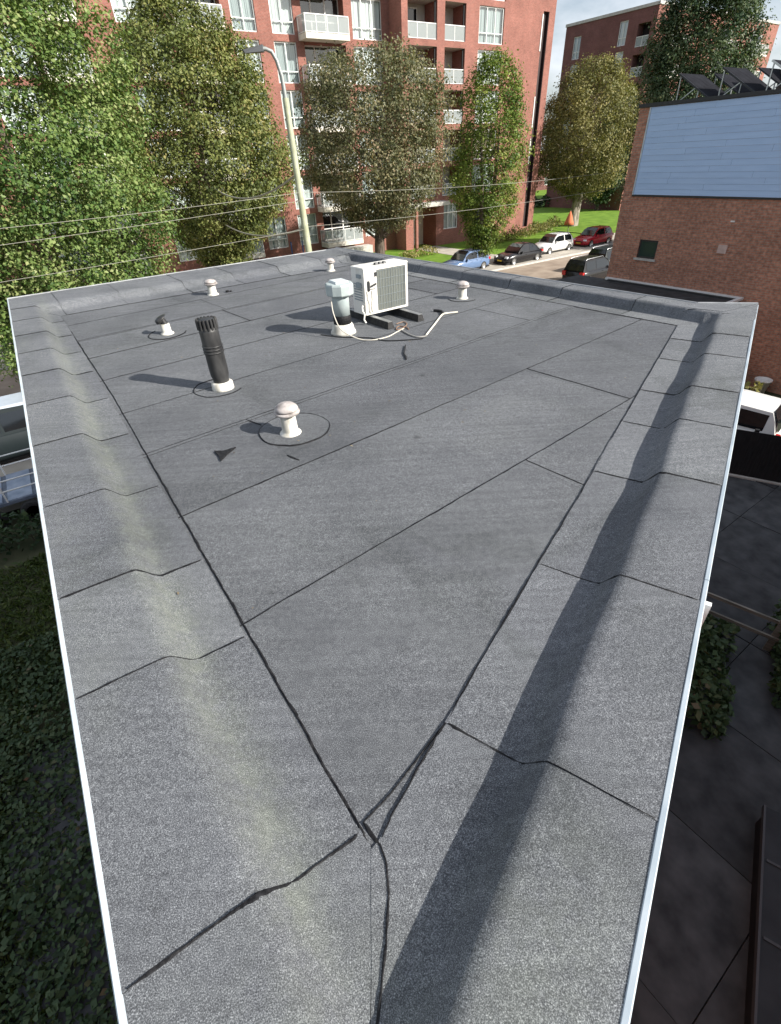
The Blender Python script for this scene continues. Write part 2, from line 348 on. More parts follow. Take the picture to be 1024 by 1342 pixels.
def algae_at(x, y):
    p = np.array([x, y])
    a = (p-N_)@iL; t = (p-N_)@dL
    wob = .03*mnoise.noise(Vector((t*1.2, 0, 0)))
    v = math.exp(-((a-.43+wob)/.085)**2)*(1.0 if t > 1 else .6)*min(1, max(.25, 1.25-t*.07))
    v = max(v, .75*math.exp(-((t-.45)/.55)**2)*math.exp(-((a-.42)/.25)**2))
    v = max(v, .55*math.exp(-((a-.10)/.10)**2)*max(0, mnoise.noise(Vector((t*1.1+4, 2, 0)))+.35))
    ar = (p-N_)@iR; tr = (p-N_)@dR
    v = max(v, .6*math.exp(-((tr-.95)/.45)**2)*math.exp(-((ar-.18)/.2)**2))
    v = max(v, .35*math.exp(-((ar-.12)/.12)**2)*max(0, mnoise.noise(Vector((tr*.9, 7, 0)))+.2))
    ag = (p-FA)@iG
    v = max(v, .25*math.exp(-((ag-.5)/.12)**2))
    return float(v)
roof = thing('flat_roof_building', 'flat roofed brick building with grey felt sheets and white edge trim, in the foreground', 'building', (0, 5, G))
RO = np.array([0, 5., G])
def mitre(P, i1, i2, o1, o2):
    A = np.array([i1, i2]); return np.linalg.solve(A, np.array([i1@P+o1, i2@P+o2]))
OL, OR_, OF, OG = .675, .70, 1.50, .60
OLF = .60
cN, cFL, cFA, cFR = mitre(N_, iL, iR, OL, OR_), mitre(FL, iL, iF, OLF, OF), mitre(FA, iF, iG, OF, OG), mitre(PR, iG, iR, OG, OR_)
def grid_sheet(P00, P10, P11, P01, nu, nv, dz, name, us=None, thick=.007, rag=.004, seed=0, vfun=None):
    """a sheet over the quad P00-P10 (first edge) to P01-P11, laid over zsurf with its own thickness and ragged edges"""
    rnd = random.Random(seed); b = MB(); alg = []
    us = us if us is not None else [i/nu for i in range(nu+1)]
    nu = len(us)-1; top = []
    for j in range(nv+1):
        for i, u in enumerate(us):
            t = j/nv
            p = (P00*(1-u)+P10*u)*(1-t)+(P01*(1-u)+P11*u)*t
            if i in (0, nu) or j in (0, nv): p = p+np.array([rnd.uniform(-rag, rag), rnd.uniform(-rag, rag)])
            z = zsurf(*p)+dz
            top.append((p[0], p[1], z)); alg.append(algae_at(*p))
    W = nu+1
    fs = [(j*W+i, j*W+i+1, (j+1)*W+i+1, (j+1)*W+i) for j in range(nv) for i in range(nu)]
    # skirt
    loop = [i for i in range(W)]+[j*W+nu for j in range(1, nv+1)]+[nv*W+i for i in range(nu-1, -1, -1)]+[j*W for j in range(nv-1, 0, -1)]
    nb = len(top); low = [top[k] for k in loop]+[(top[k][0], top[k][1], top[k][2]-thick) for k in loop]; nl = len(loop)
    alg += [0]*len(low)
    sk = [(nb+k, nb+nl+k, nb+nl+(k+1) % nl, nb+(k+1) % nl) for k in range(nl)]
    a = P10-P00; c = P01-P00
    if a[0]*c[1]-a[1]*c[0] < 0: fs = [f_[::-1] for f_ in fs]; sk = [f_[::-1] for f_ in sk]
    V = [(x-RO[0], y-RO[1], z-RO[2]) for x, y, z in top+low]
    b.add(V, fs, 0, True); b.add([], [])
    for f_ in sk: b.f.append(f_); b.m.append(1); b.sm.append(False)
    b.at['algae'] = alg
    return b.build(name, [felt_m, tar_m], roof)
def bead(pts, wd=.014, h=.008, seed=0, dz=.012, name='seam_bead', gaps=0., blob=.008):
    """ragged line of squeezed-out tar along a seam (XY polyline), following the roof surface"""
    rnd = random.Random(seed); P = []
    for k in range(len(pts)-1):
        a, c = np.array(pts[k], float), np.array(pts[k+1], float); L = np.linalg.norm(c-a); n = max(2, int(L/.022))
        for i in range(n): P.append(a+(c-a)*i/n)
    P.append(np.array(pts[-1], float)); n = len(P); b = MB(); V = []; fs = []
    for i, p in enumerate(P):
        d = unit(P[min(i+1, n-1)]-P[max(i-1, 0)]); q = np.array([-d[1], d[0]])
        wl = wd*.5*(.45+1.1*abs(mnoise.noise(Vector((i*.21, seed*3.1, 0))))*1.6+rnd.uniform(0, .35))
        wr = wd*.5*(.45+1.1*abs(mnoise.noise(Vector((i*.23, seed*3.1, 9))))*1.6+rnd.uniform(0, .35))
        bl = max(0., mnoise.noise(Vector((i*.16, seed*2.3, 4)))-.12)*blob; wl += bl; wr += max(0., mnoise.noise(Vector((i*.19, seed*2.3, 8)))-.12)*blob
        if gaps:
            gq = float(sst(-.25, .12, mnoise.noise(Vector((p[0]*gaps, p[1]*gaps, seed*1.7))))); wl *= .12+.95*gq; wr *= .12+.95*gq
        if i in (0, n-1): wl *= .3; wr *= .3
        off = q*.004*mnoise.noise(Vector((i*.12, seed, 5)))
        hh = h*(.5+.8*abs(mnoise.noise(Vector((i*.3, seed, 2)))))
        for s_, z_ in ((wl, -.012), (0, hh), (-wr, -.012)):
            x, y = p+off+q*s_; V.append((x-RO[0], y-RO[1], zsurf(x, y)+dz+z_-RO[2]))
    for i in range(n-1):
        for k in (0, 1): fs.append((i*3+k, (i+1)*3+k, (i+1)*3+k+1, i*3+k+1))
    fs = [f_[::-1] for f_ in fs]
    b.add(V, fs, 0, True); return b.build(name, tar_m, roof)
# deck sheets ------------------------------------------------------
S = np.array([math.sin(R(51)), math.cos(R(51))]); T = np.array([-S[1], S[0]])
deck = [cN-.03*iL-.03*iR, cFR, cFA, cFL]
deck = [cN-(dL+dR)*.05, cFR-iR*.05-iG*.05, cFA-iF*.05-iG*.05, cFL-iL*.05-iF*.05]
def clip(poly, n, c, keep_ge):
    out = []
    for i in range(len(poly)):
        a, b_ = poly[i], poly[(i+1) % len(poly)]; da, db = a@n-c, b_@n-c
        if not keep_ge: da, db = -da, -db
        if da >= 0: out.append(a)
        if da*db < 0: out.append(a+(b_-a)*da/(da-db))
    return out
def poly_sheet(poly, dz, seed, name='roofing_sheet'):
    """polygon sheet: perimeter resampled and jittered, interior triangulated by a fan grid"""
    rnd = random.Random(seed); per = []
    for i in range(len(poly)):
        a, c = poly[i], poly[(i+1) % len(poly)]; L = np.linalg.norm(c-a)
        if L < .01: continue
        n = max(1, int(L/.06))
        for k in range(n):
            p = a+(c-a)*k/n
            per.append(p+np.array([rnd.uniform(-.003, .003), rnd.uniform(-.003, .003)]))
    cen = sum(per)/len(per); rings = 6; V = []; alg = []; n = len(per)
    for r_ in range(rings):
        s_ = 1-r_/rings
        for p in per:
            q = cen+(p-cen)*s_; V.append((q[0], q[1], zsurf(*q)+dz)); alg.append(0.)
    V.append((cen[0], cen[1], zsurf(*cen)+dz)); alg.append(0.); fs = []
    for r_ in range(rings-1):
        for k in range(n): fs.append((r_*n+k, r_*n+(k+1) % n, (r_+1)*n+(k+1) % n, (r_+1)*n+k))
    for k in range(n): fs.append(((rings-1)*n+k, (rings-1)*n+(k+1) % n, rings*n))
    b = MB(); b.add([(x-RO[0], y-RO[1], z-RO[2]) for x, y, z in V], fs, 0, True)
    lo = len(V); b.v += [(x-RO[0], y-RO[1], z-q_-RO[2]) for q_ in (0, .006) for x, y, z in V[:n]]; alg += [0.]*(2*n)
    for k in range(n): b.f.append((lo+k, lo+n+k, lo+n+(k+1) % n, lo+(k+1) % n)); b.m.append(1); b.sm.append(False)
    area = sum(per[k][0]*per[(k+1) % n][1]-per[(k+1) % n][0]*per[k][1] for k in range(n))
    if area < 0: b.f = [f_[::-1] for f_ in b.f]
    b.at['algae'] = alg; return b.build(name, [felt_field, tar_m], roof)
lines = [-2, 1.62, 2.65, 3.62, 4.52, 5.52, 6.42, 7.30, 8.22, 9.12, 14]
cross = {0: [2.51], 1: [3.92], 2: [], 3: [5.29], 4: [], 5: [5.6], 6: [2.96], 7: [3.02], 8: [], 9: []}
sd_ = 10
for k in range(10):
    pl = clip(clip(deck, T, lines[k]-(.04 if k else 0), True), T, lines[k+1], False)
    if len(pl) < 3: continue
    cuts = [-30]+cross[k]+[30]
    for j in range(len(cuts)-1):
        q = clip(clip(pl, S, cuts[j]-.04, True), S, cuts[j+1], False)
        if len(q) >= 3 and abs(sum(q[i][0]*q[(i+1) % len(q)][1]-q[(i+1) % len(q)][0]*q[i][1] for i in range(len(q)))) > .01:
            poly_sheet(q, .0004+.0011*((10-k) % 4)+.0005*(j % 2), sd_); sd_ += 1
    # seam beads
    if 0 < k:
        seg = clip(clip(deck, T, lines[k]-1e-4, True), T, lines[k]+1e-4, False)
        ss = sorted((p@S for p in seg))
        if len(ss) > 1: bead([S*ss[0]+T*lines[k], S*ss[-1]+T*lines[k]], .018, .0045, sd_, .0048, gaps=.8)
    for c in cross[k]:
        seg = clip(clip(clip(deck, S, c-1e-4, True), S, c+1e-4, False), T, lines[k], True); seg = clip(seg, T, lines[k+1], False)
        tt = sorted((p@T for p in seg))
        if len(tt) > 1: bead([S*c+T*tt[0], S*c+T*tt[-1]], .024 if k < 4 else .028, .005, sd_+50, .005)
# perimeter strips ---------------------------------------------------
def strip(P0, d, i, o, c0, c1, P1, joints, us, dzb, seed, nvm=.09):
    """sheets along an edge P0->P1 (outer) with mitred ends c0,c1 (inner corners)"""
    L = np.linalg.norm(P1-P0); cuts = [0]+joints+[L]; o = o if isinstance(o, tuple) else (o, o)
    of = lambda t: o[0]+(o[1]-o[0])*t/L
    for k in range(len(cuts)-1):
        a, b_ = cuts[k], cuts[k+1]; a2 = a if k % 2 else a-.03; b2 = b_ if k % 2 else b_+.03
        o0 = P0 if k == 0 else P0+d*a2; n0 = c0 if k == 0 else P0+d*a2+i*of(a2)
        o1 = P1 if k == len(cuts)-2 else P0+d*b2; n1 = c1 if k == len(cuts)-2 else P0+d*b2+i*of(b2)
        grid_sheet(o0, n0, n1, o1, 0, max(4, int((b_-a)/nvm)), dzb+.0022*(k % 2), 'parapet_sheet', us, .007, .004, seed+k)
        if k:
            q0 = P0+d*a
            bead([q0+i*.018, q0+i*(of(a)-.01)],   .016 if a < 3 else .017, .006, seed+100+k, dzb+.0035, gaps=2.2 if k % 3 else 0., blob=.022 if a < 3 else .014)
us_n = [0, .12, .28, .42, .48, .53, .58, .63, .68, .74, .80, .9, 1]
us_f = [0, .2, .4, .55, .61, .65, .69, .73, .78, .86, 1]
us_g = [0, .2, .38, .44, .48, .52, .56, .62, .75, .88, 1]
strip(FL, dF, iF, OF, cFL, cFA, FA, [.62, 1.50, 2.54, 3.45, 4.35, 5.3], us_f, .0052, 300)
strip(FA, dG, iG, OG, cFA, cFR, PR, [.9, 2.0, 3.1, 4.15, 5.14, 6.05, 7.12], us_g, .0060, 400)
strip(N_, dL, iL, (OL, OLF), cN, cFL, FL, [1.10, 2.06, 2.70, 3.62, 4.59, 5.52, 6.44, 7.31, 8.2, 9.1, 10.0], us_n, .0068, 100)
strip(N_, dR, iR, OR_, cN, cFR, FRX, [1.50, 2.50, 3.53, 4.34, 5.03, 5.9, 6.6], us_n, .0080, 200)
# the end piece that squares off the right-hand corner
PC = np.array([3.80, 6.04]); grid_sheet(PC-dG*.02, PC-dG*.02+iG*.30, PR+iR*.30-dR*.1, FRX, 0, 8, .0125, 'parapet_sheet', us_g, .007, .003, 960)
# long inner seams and the hand-cut corner
bead([cN+dL*.03, cN+dL*2.2, cN+dL*4.5, cFL], .019, .006, 901, .007)
bead([cN+dR*.42, cN+dR*1.2+iR*.004, cN+dR*2.2-iR*.004, cN+dR*3.5, cFR], .020, .007, 902, .007)
bead([cFL+dF*.1, cFA], .022, .006, 903, .006); bead([cFA, cFR], .022, .006, 904, .006)
bead([(-.14, .665), (-.05, .75), (.035, .84), (.16, .985)], .011, .004, 905, .007, blob=.02)
bead([(.16, .985), (.09, .885), (.01, .765), (-.05, .675), (-.08, .62)], .014, .005, 906, .009, blob=.02)
bead([(-.14, .665), (-.115, .635), (-.085, .60), (-.068, .55), (-.062, .48), (-.075, .36), (-.10, .22), (-.12, .02), (-.13, -.3)], .018, .006, 907, .0095, blob=.015)
# patches round the pipes
def patch(cx, cy, r, seed, a0=0, a1=360, wd=.012, rx=1.0, rot=0):
    pts = []
    for k in range(0, 41):
        t = R(a0+(a1-a0)*k/40); rr = r*(1+.05*mnoise.noise(Vector((math.cos(t)*1.5, math.sin(t)*1.5, seed))))
        x, y = rr*rx*math.cos(t), rr*math.sin(t); pts.append((cx+x*math.cos(rot)-y*math.sin(rot), cy+x*math.sin(rot)+y*math.cos(rot)))
    if a1-a0 >= 350:
        poly_sheet([np.array(p) for p in pts[:-1]], .0075, seed, 'pipe_patch')
    bead(pts, wd, .004, seed+7, .009)
patch(-.72, 3.50, .275, 700)
patch(-1.56, 4.48, .235, 701, 100, 345)
patch(-2.72, 6.44, .25, 702, 150, 385, rx=.9)
patch(1.2, 7.44, .2, 703, 170, 330)
bead([(-.72, 3.08), (-.62, 3.0)], .03, .005, 710, .006); bead([(-1.15, 3.72), (-1.0, 3.60)], .016, .005, 711, .006)
b = MB(); tri = [(-1.27, 3.19), (-1.20, 3.185), (-1.12, 3.235), (-1.16, 3.14), (-1.185, 3.04), (-1.215, 3.11)]
b.add([(x-RO[0], y-RO[1], zsurf(x, y)+.014-G) for x, y in tri]+[(x-RO[0], y-RO[1], zsurf(x, y)+.004-G) for x, y in tri], [(5, 4, 3, 2, 1, 0)[::-1]]+[(i, i+6, (i+1) % 6+6, (i+1) % 6) for i in range(6)])
b.build('felt_patch', tar_m, roof)
# wind-blown bits on the felt
rs_ = np.random.RandomState(77); V = []; F = []
for k in range(70):
    u, v_ = rs_.rand(2); p = (cN*(1-u)+cFR*u)*(1-v_)+(cFL*(1-u)+cFA*u)*v_; p = p+rs_.randn(2)*.25
    if (p-N_)@iL < .08 or (p-N_)@iR < .08 or (p-FA)@iG < .1 or (p-FL)@iF < .1: continue
    a_ = rs_.rand()*6.28; L_ = .006+.014*rs_.rand(); d_ = np.array([math.cos(a_), math.sin(a_)]); q_ = np.array([-d_[1], d_[0]])*.4
    n0 = len(V); z_ = zsurf(*p)+.0115
    for w_, h_ in ((d_*L_, 0), (q_*L_, .004), (-d_*L_, .001), (-q_*L_, .003)): V.append((p[0]+w_[0], p[1]+w_[1], z_+h_))
    F.append((n0, n0+1, n0+2, n0+3))
deb = np_mesh('roof_debris', np.array(V), np.array(F), noisy('dry_leaf_bits', (.05, .035, .02), (.30, .24, .15), 3, .9, 2, 0)); deb['kind'] = 'stuff'
# edge trim ----------------------------------------------------------
grey_trim = noisy('dull_grey_trim', (.22, .23, .24), (.36, .37, .38), 5, .5, 6, .05, .002)
def trim(P0, P1, i, seed, wd=.011, z0=.03, zt=.1105):
    d = unit(P1-P0); L = np.linalg.norm(P1-P0); n = max(1, round(L/2.5))
    for k in range(n):
        a = P0+d*(L*k/n+(.002 if k else 0)); c = P0+d*(L*(k+1)/n-.002)
        b = MB()
        pr = [(-.008, z0), (-.010, zt), (-.006, zt+.006), (wd-.006, zt+.003), (wd, zt-.008), (wd, z0+.02)]
        V = [(*(a+i*o), z) for o, z in pr]+[(*(c+i*o), z) for o, z in pr]; m_ = len(pr)
        V = [(x-RO[0], y-RO[1], z-RO[2]) for x, y, z in V]
        b.add(V, [(q, q+1, q+1+m_, q+m_) for q in range(m_-1)]+[(0, m_, 2*m_-1, m_-1), tuple(range(m_))[::-1], tuple(range(m_, 2*m_))])
        b.build('edge_trim', alu_m if seed < 3 else grey_trim, roof)
trim(N_, FL, iL, 1); trim(N_, FRX, iR, 2, .013, .03, .1115); trim(FL, FA, iF, 3, .01, .03, .112); trim(FA, PC, iG, 4, .01, .05, .132); trim(PC, FRX, inn(unit(FRX-PC), CEN-PC), 5, .012, .05, .134)
# walls under the roof
b = MB(); pw = [N_+(dL+dR)*.12, FRX-dR*.1+iR*.06-iG*0, FA-(dF-dG)*.0+iF*.06+iG*.06, FL+iL*.06+iF*.06]
for k in range(4):
    a, c = pw[k], pw[(k+1) % 4]
    b.quad((a[0], a[1]-5, .0), (c[0], c[1]-5, .0), (c[0], c[1]-5, 6.17), (a[0], a[1]-5, 6.17))
b.add([(p[0], p[1]-5, 6.16) for p in pw], [(0, 1, 2, 3)])
b.build('wall', brick_side, roof)

# ------------------------------------------------------------------ roof furniture
zinc_m = noisy('grey_cowl_plastic', (.19, .17, .16), (.46, .42, .40), 16, .7, 9, .15, .003, lo=.32, hi=.58)
whitep = noisy('dirty_white_pipe', (.34, .32, .26), (.70, .68, .62), 11, .65, 9, .15, .003, (1, 1, .45), lo=.30, hi=.56)
blk_pipe = noisy('black_pvc', (.018, .018, .019), (.055, .055, .055), 14, .42, 5, .08, .003, (1, 1, .3))
blue_grey = noisy('blue_grey_pvc', (.33, .39, .39), (.45, .50, .49), 7, .45, 4, .06, .003)
caps_white = noisy('grey_white_cap', (.52, .57, .58), (.66, .70, .70), 7, .5, 4, .06, .003)
def zat(x, y): return zsurf(x, y)+.006
def roof_vent(x, y, h, r, label, tilt=0):
    t = thing('roof_vent', label, 'roof vent', (x, y, zat(x, y)), random.uniform(0, 3), 'small mushroom vents on the felt roof')
    b = MB(); b.lathe([(r*1.5, -.01), (r*1.42, .008), (r*1.12, .016), (r*1.06, .03), (r*.98, h*.62), (r*.9, h*.62+.012), (r*.9, h*.72)], 22); b.build('pipe', whitep, t)
    b = MB(); b.lathe([(r*1.06, h*.60), (r*1.62, h*.665), (r*1.70, h*.70), (r*1.66, h*.735), (r*1.25, h*.755)], 22); b.build('lower_cowl', zinc_m, t)
    b = MB(); b.lathe([(r*1.2, h*.752), (r*1.50, h*.78), (r*1.52, h*.82), (r*1.38, h*.88), (r*1.0, h*.95), (r*.45, h*.99), (r*.05, h)], 22); b.build('cap', zinc_m, t)
    return t
roof_vent(-.74, 3.43, .25, .058, 'nearest mushroom vent, standing inside a round sealed felt patch')
roof_vent(1.20, 7.45, .23, .058, 'mushroom vent beside the right hand far kerb, right of the white unit')
roof_vent(-.88, 10.15, .215, .056, 'farthest mushroom vent, near the far corner of the roof')
roof_vent(-2.71, 8.62, .23, .064, 'mushroom vent near the far left edge, behind the black capped one')
t = thing('roof_vent', 'small white vent pipe with a crooked dark broken cap', 'roof vent', (-2.72, 6.44, zat(-2.72, 6.44)), .4, 'small mushroom vents on the felt roof')
b = MB(); b.lathe([(.085, -.01), (.08, .008), (.062, .016), (.058, .03), (.056, .115), (.050, .12)], 20); b.build('pipe', whitep, t)
b = MB(); b.tube([(0, 0, .11), (-.008, 0, .145), (-.02, .0, .175)], [.045, .043, .040], 16); b.build('neck', blk_pipe, t)
b = MB(); b.tube([(-.012, 0, .168), (-.024, 0, .178), (-.034, 0, .196), (-.038, 0, .208)], [.055, .085, .078, .03], 18); b.build('cap', blk_pipe, t)
# black flue
t = thing('flue_pipe', 'tall black ribbed flue pipe with slotted crown top', 'flue pipe', (-1.515, 4.45, zat(-1.515, 4.45)))
b = MB(); b.lathe([(.105, -.01), (.10, .01), (.098, .055), (.085, .066), (.07, .07)], 24); b.build('collar', whitep, t)
b = MB(); b.lathe([(.072, .05), (.072, .10), (.082, .13), (.0845, .20), (.083, .52), (.082, .56), (.06, .56)], 28); b.build('pipe', blk_pipe, t)
for z in (.345, .372, .399):
    b = MB(); b.lathe([(.083, z-.006), (.0905, z-.004), (.0905, z+.005), (.083, z+.007)], 28); b.build('rib', blk_pipe, t)
b = MB(); b.lathe([(.068, .54), (.07, .565), (.066, .628), (.03, .632)], 20)
b.build('crown_core', dark_m, t)
for k in range(16):
    a = k*2*math.pi/16; b = MB()
    x, y = math.cos(a), math.sin(a)
    b.tube([(x*.080, y*.080, .545), (x*.081, y*.081, .61), (x*.079, y*.079, .632)], [.0125, .0125, .011], 6)
    b.build('crown_slat', blk_pipe, t)
# grey extractor stack
t = thing('ventilation_stack', 'grey blue ventilation stack with wide flat cap beside the white unit', 'ventilation stack', (-.45, 6.05, zat(-.45, 6.05)), .5)
b = MB(); b.lathe([(.155, -.01), (.15, .02), (.135, .04), (.125, .09), (.11, .11)], 26); b.build('collar', whitep, t)
b = MB(); b.lathe([(.104, .09), (.106, .20), (.102, .205), (.09, .21)], 26); b.build('tar_band', tar_m, t)
b = MB(); b.lathe([(.098, .19), (.099, .46), (.09, .47)], 26); b.build('pipe', blue_grey, t)
b = MB(); b.lathe([(.10, .425), (.155, .43), (.162, .44), (.165, .535), (.158, .55), (.15, .556), (.06, .565)], 10, smooth=False); b.build('cap', blue_grey, t)
b = MB(); b.box(-.085, .085, -.1, .1, .562, .582, top=(.01, .01)); b.build('cap_plate', caps_white, t)
# air conditioner
acw = noisy('ac_white', (.60, .57, .50), (.80, .78, .73), 6, .45, 8, .03, .002, (1, 1, .3), lo=.28, hi=.55)
def coil():
    m = mat('coil_fins', (.20, .22, .20), .5, .3); v = coords(m)
    wv = nd(m, 'ShaderNodeTexWave', Scale=55.); wv.bands_direction = 'X'; lk(m, v, wv.inputs['Vector'])
    w2 = nd(m, 'ShaderNodeTexWave', Scale=24.); w2.bands_direction = 'Z'; lk(m, v, w2.inputs['Vector'])
    c = ramp(m, wv.outputs['Fac'], [(.2, (.16, .175, .155)), (.8, (.30, .32, .29))])
    base(m, mix(m, .5, c, ramp(m, w2.outputs['Fac'], [(.1, (.7, .7, .7)), (.5, (1.1, 1.1, 1.1))]), 'MULTIPLY')); bump(m, wv.outputs['Fac'], .8, .004); return m
coil_m = coil()
ua = math.atan2(.57, .82)
t = thing('air_conditioner', 'white outdoor air conditioner unit with exposed grey coil on black rails', 'air conditioner', (-.17, 6.38, zat(0, 6.5)), ua)
# local x along the coil face, y away from us
LX, LY, z0, z1 = .665, .275, .10, .635
b = MB()
b.box(0, LX, .012, LY, z0, z1-.012)                      # carcass
b.box(-.006, LX+.006, -.004, LY+.006, z1-.012, z1, top=(.006, .006))     # lid
b.box(0, .185, -.003, .012, z0, z1-.012)                  # service panel
b.box(LX-.035, LX, -.003, .012, z0, z1-.012); b.box(.185, LX-.035, -.003, .012, z1-.04, z1-.012); b.box(.185, LX-.035, -.003, .012, z0, z0+.022)
b.build('casing', acw, t)
b = MB(); b.box(.189, LX-.039, .006, .0125, z0+.024, z1-.042); b.build('coil', coil_m, t)
b = MB()
for k in range(11): b.box(.20+k*.041, .2025+k*.041, .001, .004, z0+.023, z1-.041)
for k in range(5): b.box(.187, LX-.037, -.002, .001, z0+.10+k*.095, z0+.1025+k*.095)
b.build('guard_wire', grey_m, t)
b = MB(); b.box(.065, .165, -.026, -.003, .40, .47, top=(.006, .004)); b.build('valve_cover', mat('grey_white_plastic', (.55, .54, .50), .5), t)
b = MB(); b.box(.045, .068, -.022, -.003, .375, .49); b.build('cable_entry', dark_m, t)
for k in range(3):
    b = MB(); b.lathe([(.011, -.038), (.011, -.026)], 10, (.085+k*.03, 0, .432+k*.008), axis='y'); b.build('gland', dark_m, t)
b = MB(); b.tube([(.03, -.012, .38), (.035, -.016, .30), (.055, -.016, .24), (.05, -.016, .16), (.07, -.016, .12)], .006, 6); b.tube([(.10, -.012, .38), (.105, -.016, .28), (.085, -.016, .2), (.10, -.016, .13)], .006, 6); b.build('loose_wire', acw, t)
b = MB(); b.box(.155, .18, -.014, -.003, .53, .575); b.build('latch', dark_m, t)
for k in range(3):
    b = MB(); x = .23+k*.062; b.box(x, x+.045, .07, .12, z1, z1+.022, top=(.006, .008)); b.build('lid_clip', dark_m, t)
b = MB()                                                    # grille on the shaded end
for k in range(7): b.box(-.005, .0, .05, .23, .26+k*.03, .272+k*.03)
b.build('end_grille', grey_m, t)
b = MB(); b.box(-.022, 0, .06, .14, .52, .56); b.build('end_handle', grey_m, t); b = MB(); b.box(-.03, 0, .05, .15, .41, .47, top=(.005, .005)); b.build('end_handle', grey_m, t)
for x in (.09, .56):
    b = MB(); b.box(x-.05, x+.05, -.40, .52, 0, .075, top=(.018, .02)); b.build('rubber_rail', black_rub, t)
    b = MB(); b.box(x-.03, x+.03, -.38, .50, .0755, .081); b.build('rail_channel', mat('grey_channel', (.30, .31, .31), .5, .6), t)
    for y in (.03, .24):
        b = MB(); b.box(x-.022, x+.022, y-.02, y+.02, .081, z0+.004); b.build('foot', dark_m, t)
b = MB(); b.tube([(-.0, .05, .22), (-.04, .02, .2), (-.05, .0, .16), (-.03, -.01, .12), (-.045, -.01, .06), (-.03, -.03, .02)], .012, 8); b.build('drain_hose', acw, t)
def cable(name, pts, r, m, label, cat='cable', n=7):
    P = [Vector((x, y, zat(x, y)+r if z is None else z)) for x, y, z in pts]; out = []
    for i in range(len(P)-1):
        p0, p1, p2, p3 = P[max(i-1, 0)], P[i], P[i+1], P[min(i+2, len(P)-1)]
        for k in range(6):
            u = k/6; out.append(.5*((2*p1)+(-p0+p2)*u+(2*p0-5*p1+4*p2-p3)*u*u+(-p0+3*p1-3*p2+p3)*u**3))
    out.append(P[-1]); b = MB(); b.tube(out, r, n); return tag(b.build(name, m), label, cat)
cabw = mat('white_cable', (.62, .58, .50), .5); cabb = mat('brown_cable', (.24, .15, .10), .6); cabk = mat('black_cable', (.012, .012, .013), .5); tubem = mat('pale_conduit', (.70, .66, .56), .5)
cable('white_cable', [(-.548, 5.945, .40), (-.535, 5.90, .27), (-.47, 5.80, .13), (-.36, 5.74, .06), (-.22, 5.70, None), (-.08, 5.67, None), (.08, 5.76, None), (.19, 5.93, None), (.28, 6.06, None)], .0065, cabw, 'white cable curving down from the grey stack to the rails')
cable('brown_cable', [(.20, 6.28, None), (.29, 6.36, None), (.33, 6.25, None), (.26, 6.07, None), (.19, 6.03, None), (.22, 6.17, None), (.31, 6.13, None), (.34, 6.02, None)], .006, cabb, 'thin brown cable coiled loosely between the rails')
cable('grey_cable', [(.25, 5.99, None), (.33, 5.80, None), (.42, 5.68, None), (.52, 5.70, None)], .008, mat('grey_cable_m', (.30, .29, .27), .6), 'grey cable running from the brown coil to the pale conduit')
cable('flat_cable', [(-.72, 5.99, None), (-.5, 5.86, None), (-.28, 5.80, None), (-.1, 5.74, None), (.05, 5.62, None), (.3, 5.60, None), (.48, 5.62, None)], .006, cabk, 'thin dark cable lying flat in front of the grey stack')
cable('conduit_pipe', [(.52, 5.72, None), (.59, 5.93, None), (.68, 6.20, None), (.80, 6.56, None), (.86, 6.63, None), (1.02, 6.66, None)], .011, tubem, 'pale plastic conduit pipe lying on the felt right of the unit', 'pipe')
cable('dark_pipe_end', [(.72, 6.80, None), (.80, 6.76, None), (.825, 6.68, None), (.815, 6.60, None)], .016, cabk, 'bent dark pipe end beside the pale conduit', 'pipe')
cable('cord_scrap', [(.265, 5.40, None), (.25, 5.28, None), (.235, 5.14, None), (.25, 5.02, None), (.245, 4.96, None)], .008, cabk, 'short scrap of black cord on the felt in front of the unit')
b = MB(); b.lathe([(.005, 0), (.03, .006), (.035, .018), (.02, .028), (.005, .03)], 9, (0, 0, 0)); b.lathe([(.005, 0), (.02, .005), (.02, .014), (.005, .02)], 8, (.05, .02, 0))
tag(b.build('felt_offcut', tar_m, None, (-2.50, 8.74, zat(-2.5, 8.74))), 'dark lump of felt scrap right of the left rear vent', 'scrap')

# ------------------------------------------------------------------ apartment building
apt = thing('apartment_building', 'tall red brick apartment building with glazed balconies behind the trees', 'apartment building', (0, 56, G), RZB)
ROWS = [1.57+2.855*k for k in range(8)]; WH = 2.44
def wall_open(b, x0, x1, z0, z1, y, ops, depth=.22, mi=0):
    xs = sorted(set([x0, x1]+[v for o in ops for v in (o[0], o[1]) if x0 < v < x1])); zs = sorted(set([z0, z1]+[v for o in ops for v in (o[2], o[3]) if z0 < v < z1]))
    for i in range(len(xs)-1):
        for j in range(len(zs)-1):
            cx, cz = (xs[i]+xs[i+1])/2, (zs[j]+zs[j+1])/2
            if any(o[0] < cx < o[1] and o[2] < cz < o[3] for o in ops): continue
            b.quad((xs[i], y, zs[j]), (xs[i+1], y, zs[j]), (xs[i+1], y, zs[j+1]), (xs[i], y, zs[j+1]), mi)
    for o in ops:
        a0, a1, c0, c1 = o[:4]; d = o[4] if len(o) > 4 else depth
        b.quad((a0, y, c0), (a0, y+d, c0), (a0, y+d, c1), (a0, y, c1), mi); b.quad((a1, y, c0), (a1, y, c1), (a1, y+d, c1), (a1, y+d, c0), mi)
        b.quad((a0, y, c0), (a1, y, c0), (a1, y+d, c0), (a0, y+d, c0), mi); b.quad((a0, y, c1), (a0, y+d, c1), (a1, y+d, c1), (a1, y, c1), mi)
